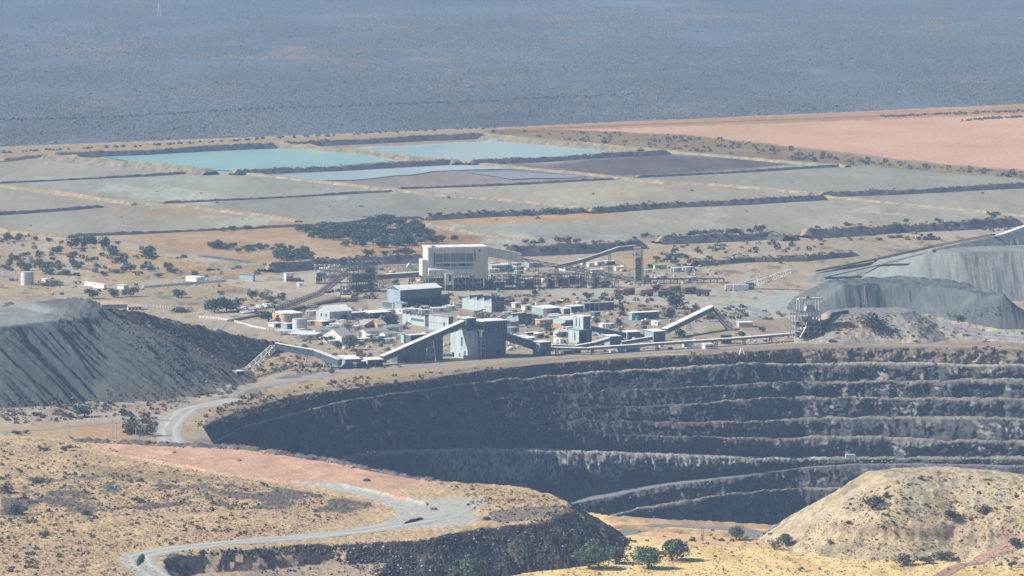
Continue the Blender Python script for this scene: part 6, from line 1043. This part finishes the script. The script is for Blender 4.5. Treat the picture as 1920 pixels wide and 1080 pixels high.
p = hit(655, 566); o = empty('tanker_truck', p, 'tan water tanker truck beside the dark inclined conveyor', 'tanker', rz=-.15); wheelset(o, (-3, 1.5, 4.5), 1.1, .8, 1.6); MB().hcyl((-6, 0, 3), (1.6, 0, 3), 1.9, 16).build('tank', pnt('tan_paint', (.60, .42, .24), streak=False), o); q = MB(); q.box(-5, 6.6, -1.1, 1.1, 1, 1.6); q.build('chassis', MUDB, o); q = MB(); q.box(3, 6.4, -1.5, 1.5, 1.6, 4); q.build('cab', MUDB, o)
for i, (px, py, c, lb) in enumerate(((1728, 450, WHITE, 'white drill rig trailer in the yard beyond the stockpiles'), (1746, 449, YEL, 'yellow machine parked in the yard beyond the stockpiles'), (1741, 450, CREAM, 'cream machine between the white trailer and the yellow one'))):
    loader(px, py, .1, lb, c, 1.3)
for px, py, lb in ((1645, 451, 'dark steel skip under the rock wall, the first of three'), (1668, 447, 'dark steel skip under the rock wall, the middle of three'), (1684, 446, 'dark steel skip under the rock wall, the last of three')): shell(px, py, 9, 3, 4, yaw=10, roof='flat', wall=MUDB, roofm=MUDB, label=lb, cat='skip', name='skip')
# --- small things along the pit rim
shell(1160, 661, 12, 4, 7, yaw=20, roof='flat', wall=pnt('bright_green', (.22, .52, .32)), roofm=pnt('bright_green', (.22, .52, .32)), label='bright green box container on the pit rim', cat='container', name='container')
shell(1176, 660, 24, 6, 7, yaw=25, roof='mono', pitch=.04, wall=STEELB, roofm=WHITE, label='white caravan-like cabin beside the bright green box', cat='cabin', name='cabin', fr=[WIN(.2, .8)], le=[('lit_shade_panel', .05, .95, .02, .97, WHITE)])
shell(1282, 651, 15, 3, 7, yaw=15, roof='flat', wall=CREAM, roofm=CREAM, label='cream box container beside the long white conveyor', cat='container', name='container')
shell(1322, 655, 16, 5, 9, yaw=20, roof='flat', wall=WHITE, roofm=WHITE, label='white cabin with three dark windows near the black screen', cat='cabin', name='cabin', fr=[WIN(.08, .3), WIN(.38, .6), WIN(.68, .92)])
shell(1354, 645, 18, 2, 15, yaw=8, roof='flat', wall=BLK, roofm=BLK, label='black square hoarding standing on the pit rim beside the white conveyor', cat='hoarding', name='hoarding', fr=[('post', 0, .04, 0, 1.02, STEEL), ('post', .96, 1, 0, 1.02, STEEL)])
shell(1238, 651, 6, 2, 5, roof='flat', wall=pnt('aqua_sheet', (.55, .70, .70)), label='small turquoise tank hut on the pit rim', cat='hut', name='hut'); shell(1145, 661, 7, 3, 4, roof='flat', wall=WHITE, label='tiny white hut next to the bright green box', cat='hut', name='hut'); shell(1108, 660, 6, 3, 5, roof='flat', wall=STEELL, roofm=CREAM, label='tiny cream shelter at the edge of the pit rim road', cat='shelter', name='shelter')
shell(1386, 614, 26, 4, 9, yaw=10, roof='flat', wall=STEELL, roofm=WHITE, label='white open shelter on thin legs beyond the lattice boom', cat='shelter', name='shelter', fr=[DOOR(.05, .45, .85, TANR), DOOR(.52, .95, .85, TANR)])
p = hit(1391, 664); o = empty('survey_beacon', p, 'white four-legged survey beacon on the pit rim', 'beacon'); s = pxm(p); q = MB(); lattice(q, (0, 0, -.3), (0, 0, 11/s), 3.4, .9, 3, .4); q.build('frame', WHITE, o); q = MB(); q.box(-.6, .6, -.6, .6, 11/s, 13/s); q.build('target', WHITE, o)
p = hit(1285, 660); o = empty('satellite_dish', p, 'small white dish on the very edge of the pit', 'dish'); q = MB(); q.beam((0, 0, -.2), (0, 0, 2), .3); q.build('post', WHITE, o); MB().cyl(0, 0, .3, 2, 2.8, 12, r1=1.4, cap=-.6).build('dish', WHITE, o)
pb = pit_pt(1600, 6); o = empty('container', pb, 'white corrugated container beside the pit road', 'container', rz=.05); q = MB(); q.box(-3.1, 3.1, -1.3, 1.3, .5, 3.2); [q.box(-3.1+1.03*i, -2.95+1.03*i, -1.4, -1.3, .5, 3.2) for i in range(7)]; q.build('body', WHITE, o); q = MB(); q.box(-2.9, 2.9, -1.1, 1.1, -.4, .5); q.build('skid', MUDB, o)
pb = pit_pt(1298, 6); o = empty('sign_board', pb, 'small dark sign board on the ledge half way down the pit', 'sign'); q = MB(); q.box(-1.3, 1.3, -.1, .1, .8, 2.2); q.build('board', MUDB, o); q = MB(); q.beam((-.9, 0, -.6), (-.9, 0, .8), .2); q.beam((.9, 0, -.6), (.9, 0, .8), .2); q.build('post', STEEL, o)
for px, py, lb in ((1330, 464, 'small yellow sign on the haul road beyond the plant'), (1425, 598, 'small yellow sign beside the road before the tip tower'), (432, 735, 'small yellow sign beside the haul road at the dump toe'), (1743, 596, 'yellow marker block on the ramp, nearest the bush'), (1852, 585, 'yellow marker block on the ramp by the boulders'), (677, 640, 'bright lime board standing beside the dark parked car')):
    p = hit(px, py); o = empty('sign_board', p, lb, 'sign'); q = MB(); q.box(-.9, .9, -.1, .1, .7, 2.3); q.build('board', YEL if 'lime' not in lb else pnt('lime_paint', (.6, .8, .1)), o); q = MB(); q.beam((0, .2, -.2), (0, .2, 1), .25); q.build('post', STEEL, o)
for px, py, h, lb in ((170, 801, 34, 'first of a pair of thin power poles at the toe of the dump'), (176, 800, 34, 'second of a pair of thin power poles at the toe of the dump'), (211, 822, 36, 'tall thin pole beside the leafless tree clump'), (218, 824, 32, 'shorter thin pole beside the leafless tree clump'), (255, 826, 24, 'thin pole on the red pad edge, the first of two'), (261, 826, 24, 'thin pole on the red pad edge, the second of two'), (129, 826, 30, 'single faint pole on the tan slope'), (1315, 1014, 28, 'first thin pole of the near pit road pair'), (1319, 1014, 28, 'second thin pole of the near pit road pair'), (1621, 570, 36, 'single thin pole in front of the lower stockpile'), (407, 528, 32, 'wooden power pole on the tan embankment'), (587, 590, 22, 'thin pole above the diagonal car row')):
    p = hit(px, py); s = pxm(p); o = empty('power_pole', p, lb, 'pole'); MB().cyl(0, 0, .22, -.5, h/s, 8).build('post', STEELL, o); q = MB(); q.beam((-1.3, 0, h/s-.6), (1.3, 0, h/s-.6), .22); q.build('crossarm', STEELL, o); q = MB(); [q.cyl(x, 0, .12, h/s-.5, h/s, 6) for x in (-1.2, 0, 1.2)]; q.build('insulator', WHITE, o)
p = Vector([float(v) for v in P(299, 31, 0)]); o = empty('transmission_pylon', p, 'faint lattice pylon far out on the scrub plain', 'pylon'); q = MB(); lattice(q, (0, 0, 0), (0, 0, 27), 7, 1.5, 6, .9); q.beam((-8, 0, 24), (8, 0, 24), .8); q.build('lattice', STEELW, o)
# --- boulders one can point at
for px, py, d, lb in ((258, 830, 9, 'boulder on the berm of the red pad beside two poles'), (287, 833, 7, 'round boulder further along the red pad berm'), (515, 846, 8, 'pale boulder, first of two on the berm of the red pad'), (525, 848, 8, 'pale boulder, second of two on the berm of the red pad'), (553, 855, 9, 'grey boulder on the berm near the pit corner'), (585, 862, 12, 'dark flat boulder on the berm near the pit corner'), (688, 902, 12, 'large dark boulder beside the red strip'), (661, 877, 9, 'upright pale boulder at the pit corner'), (813, 956, 11, 'red-brown boulder in the middle of the gravel turning area'), (912, 974, 12, 'dark rock heap at the edge of the gravel turning area'), (327, 849, 8, 'small red rock on the middle of the red pad'), (448, 864, 9, 'second red rock on the red pad'), (262, 904, 16, 'black rock pile inside the rocky belt of the hillside'), (69, 927, 10, 'pale boulder among black rocks on the hillside')):
    p = hit(px, py); s = pxm(p); r = d/s; rr = np.random.default_rng(px); import bmesh as bm_
    b = bm_.new(); bm_.ops.create_icosphere(b, subdivisions=2, radius=r*.55)
    for v in b.verts: v.co *= 1+.35*(vn(np.array([v.co.x*2/r+px]), np.array([v.co.y*2/r+v.co.z*3/r]), 5)[0]-.5)*2; v.co.z = v.co.z*.65+r*.15
    me = bpy.data.meshes.new('boulder'); b.to_mesh(me); b.free(); ob = link('boulder', me, pnt('red_rock', (.36, .19, .12), streak=False) if 'red-' in lb or 'red rock' in lb else (pnt('pale_rock', (.36, .31, .26), streak=False, scale=1.2) if 'pale' in lb else pnt('dark_rock', (.11, .10, .095), streak=False, scale=1.2))); ob.location = p; tag(ob, lb, 'boulder')
for pts, lb in (([(600, 612), (595, 606)], None),): pass
for px0, py0, px1, py1, lb in ((757, 983, 795, 973, 'black soil windrow in the middle of the gravel turning area'), (258, 1062, 268, 1040, 'black soil windrow dividing the bend of the haul road')):
    a, b = hit(px0, py0), hit(px1, py1); n = 16; v = []; f = []
    for i in range(n+1):
        c = a.lerp(b, i/n); c.z = gz(c.x, c.y); wd = 1.9*math.sin(math.pi*(i+.5)/(n+1))**.6*random.uniform(.8, 1.2); hh = 1.5*math.sin(math.pi*(i+.5)/(n+1))**.6*random.uniform(.7, 1.2)
        d = (b-a).normalized(); r = Vector((d.y, -d.x, 0)); v += [c-r*wd-Vector((0, 0, .2)), c-r*wd*.4+Vector((0, 0, hh*.8)), c+r*wd*.2+Vector((0, 0, hh)), c+r*wd-Vector((0, 0, .2))]
    for i in range(n):
        for j in range(3): f.append((4*i+j, 4*i+j+1, 4*i+5+j, 4*i+4+j))
    me = bpy.data.meshes.new('soil_windrow'); me.from_pydata([tuple(q) for q in v], [], f); me.update(); tag(link('soil_windrow', me, BLK), lb, 'windrow')
# --- scrap and stores lying about the yards
def junk(poly, n, lo, hi, cols, name='scrap_debris'):
    w = hits(pick(poly, n)); tv = np.array(MB().box(-.5, .5, -.5, .5, 0, 1).v); tf = np.array([q for f in MB().box(-.5, .5, -.5, .5, 0, 1).f for q in ((f[0], f[1], f[2]), (f[0], f[2], f[3]))])
    s = lo+(hi-lo)*RNG.uniform(0, 1, n)**2.2; c = np.array(cols)[RNG.integers(0, len(cols), n)]*RNG.uniform(.7, 1.15, (n, 1)); scatter(name, w-np.array((0, 0, .1)), s, np.minimum(s*.6, 2.0), [(tv, tf)], c, stonem)
PAL = [(.7, .7, .68), (.5, .5, .48), (.3, .3, .29), (.12, .115, .11), (.36, .22, .15), (.45, .36, .26), (.22, .26, .29), (.6, .56, .48), (.08, .08, .08)]
junk([(500, 600), (640, 575), (900, 585), (1130, 590), (1240, 620), (1230, 650), (900, 665), (660, 660), (560, 640)], 420, .8, 3.6, PAL)
junk([(700, 560), (1060, 555), (1200, 575), (1180, 600), (860, 600)], 150, .8, 3.4, PAL); junk([(600, 500), (800, 505), (1200, 495), (1230, 540), (600, 555)], 260, .8, 4.0, PAL+[(.1, .1, .1)]*4)
junk([(960, 640), (1240, 640), (1480, 628), (1480, 645), (1000, 668)], 120, .6, 2.6, PAL); junk([(1210, 480), (1350, 490), (1350, 530), (1220, 535)], 90, .8, 3.2, PAL); junk([(60, 520), (260, 535), (420, 520), (420, 545), (100, 560)], 60, .8, 2.6, PAL)
# --- containers and cabins standing about the yards: one of each kind, then copies with their doors and roofs
def crate(nm, cat, label, group, m, rm, spots, L=6.1, D=2.6, H=2.7, z=0.0):
    r0 = None
    for px, py in spots:
        p = hit(px, py); rz = math.radians(random.choice((37, 37, -53, 20, 50)))
        if r0 is None:
            r0 = r = empty(nm, p, label, cat, group); q = MB(); q.box(0, L, 0, D, -.2, H); [q.box(L*i/8, L*i/8+.12, -.06, 0, .1, H-.1) for i in range(9)]; q.build('body', m, r); q = MB(); q.box(-.15, L+.15, -.15, D+.15, H, H+.14); q.build('roof', rm, r); q = MB(); q.box(-.08, -.01, .3, D-.3, .1, H-.2); q.build('door_or_opening', STEELB, r); q = MB(); q.box(L*.55, L*.8, -.1, -.02, H*.45, H*.8); q.build('window', GLASS, r)
        else:
            r = r0.copy(); COL.objects.link(r)
            for ch in list(r0.children): c = ch.copy(); COL.objects.link(c); c.parent = r
        r.location = p; r.rotation_euler = (0, 0, rz); k = random.uniform(.85, 1.5); r.scale = (k, k, random.uniform(.9, 1.2))
def spots(poly, n, dx=11, dy=3.5):
    got = []
    for x, y in pick(poly, n*30):
        if all(abs(x-a)/dx+abs(y-b)/dy > 1 for a, b in got): got.append((x, y))
        if len(got) == n: break
    return got
VIL = [(505, 606), (600, 580), (700, 590), (760, 620), (740, 645), (640, 650), (560, 640)]; YRD = [(930, 585), (1000, 575), (1130, 590), (1230, 605), (1220, 632), (1120, 640), (960, 648), (900, 630)]; TOP = [(905, 500), (1000, 498), (1180, 500), (1300, 510), (1300, 528), (920, 530)]
crate('cabin', 'cabin', 'small white cabin with a white roof in the crowded village of tin-roofed houses', 'white cabins of the village', WHITE, WHITE, spots(VIL, 22), 7, 3.2, 2.8)
crate('cabin', 'cabin', 'small grey-roofed cream cabin in the crowded village of tin-roofed houses', 'cream cabins of the village', CREAM, GREYR, spots(VIL, 12), 8, 4, 2.9)
crate('container', 'container', 'white container on the yard between the crusher hall and the rising gallery', 'white containers on the lower yard', WHITE, WHITE, spots(YRD, 20))
crate('container', 'container', 'pale blue container on the yard between the crusher hall and the rising gallery', 'blue containers on the lower yard', BLUE, BLUE, spots(YRD, 10))
crate('container', 'container', 'rusty brown container on the yard between the crusher hall and the rising gallery', 'rusty containers on the lower yard', RUST, RUST, spots(YRD, 8))
crate('container', 'container', 'white container among the dark steelwork behind the conveyors', 'white containers behind the steelwork', WHITE, WHITE, spots(TOP, 16))
crate('cabin', 'cabin', 'white workshop cabin beside the big workshop and the saw-roofed sheds', 'cabins beside the workshops', WHITE, WHITE, spots([(840, 575), (870, 595), (800, 590), (740, 588), (700, 600), (700, 575)], 10), 7, 3.4, 3)
shell(240, 581, 26, 3, 6, yaw=8, roof='gx', pitch=.5, wall=WHITE, roofm=pnt('clay_roof', (.56, .40, .27)), label='white-walled arched house under a clay roof behind the dump crest', cat='house', name='house', fr=[DOOR(.06, .2, .8), DOOR(.3, .44, .8), DOOR(.54, .68, .8), DOOR(.78, .92, .8)])
shell(190, 579, 48, 3, 6, yaw=8, roof='gx', pitch=.5, wall=CREAM, roofm=pnt('clay_roof', (.56, .40, .27)), label='longer clay-roofed house joined to the arched white one behind the dump', cat='house', name='house', fr=[WIN(.2, .3), WIN(.6, .7)])
# ---------------------------------------------------------------- the air
def haze():
    m = bpy.data.materials.new('haze_air'); m.use_nodes = True; n = m.node_tree.nodes; n.clear()
    o = n.new('ShaderNodeOutputMaterial'); v = n.new('ShaderNodeVolumePrincipled'); v.inputs['Color'].default_value = (*HAZE_C, 1)
    v.inputs['Density'].default_value = HAZE_D; v.inputs['Anisotropy'].default_value = 0.0
    m.node_tree.links.new(v.outputs[0], o.inputs['Volume'])
    x, y0, y1, z0, z1 = 34000.0, -600.0, 172000.0, -122.0, 345.0
    v_ = [(a, b, c) for c in (z0, z1) for a, b in ((-x, y0), (x, y0), (x, y1), (-x, y1))]
    me = bpy.data.meshes.new('haze'); me.from_pydata(v_, [], [(0, 3, 2, 1), (4, 5, 6, 7), (0, 1, 5, 4), (1, 2, 6, 5), (2, 3, 7, 6), (3, 0, 4, 7)]); me.update()
    tag(link('haze', me, m), kind='stuff')
haze()
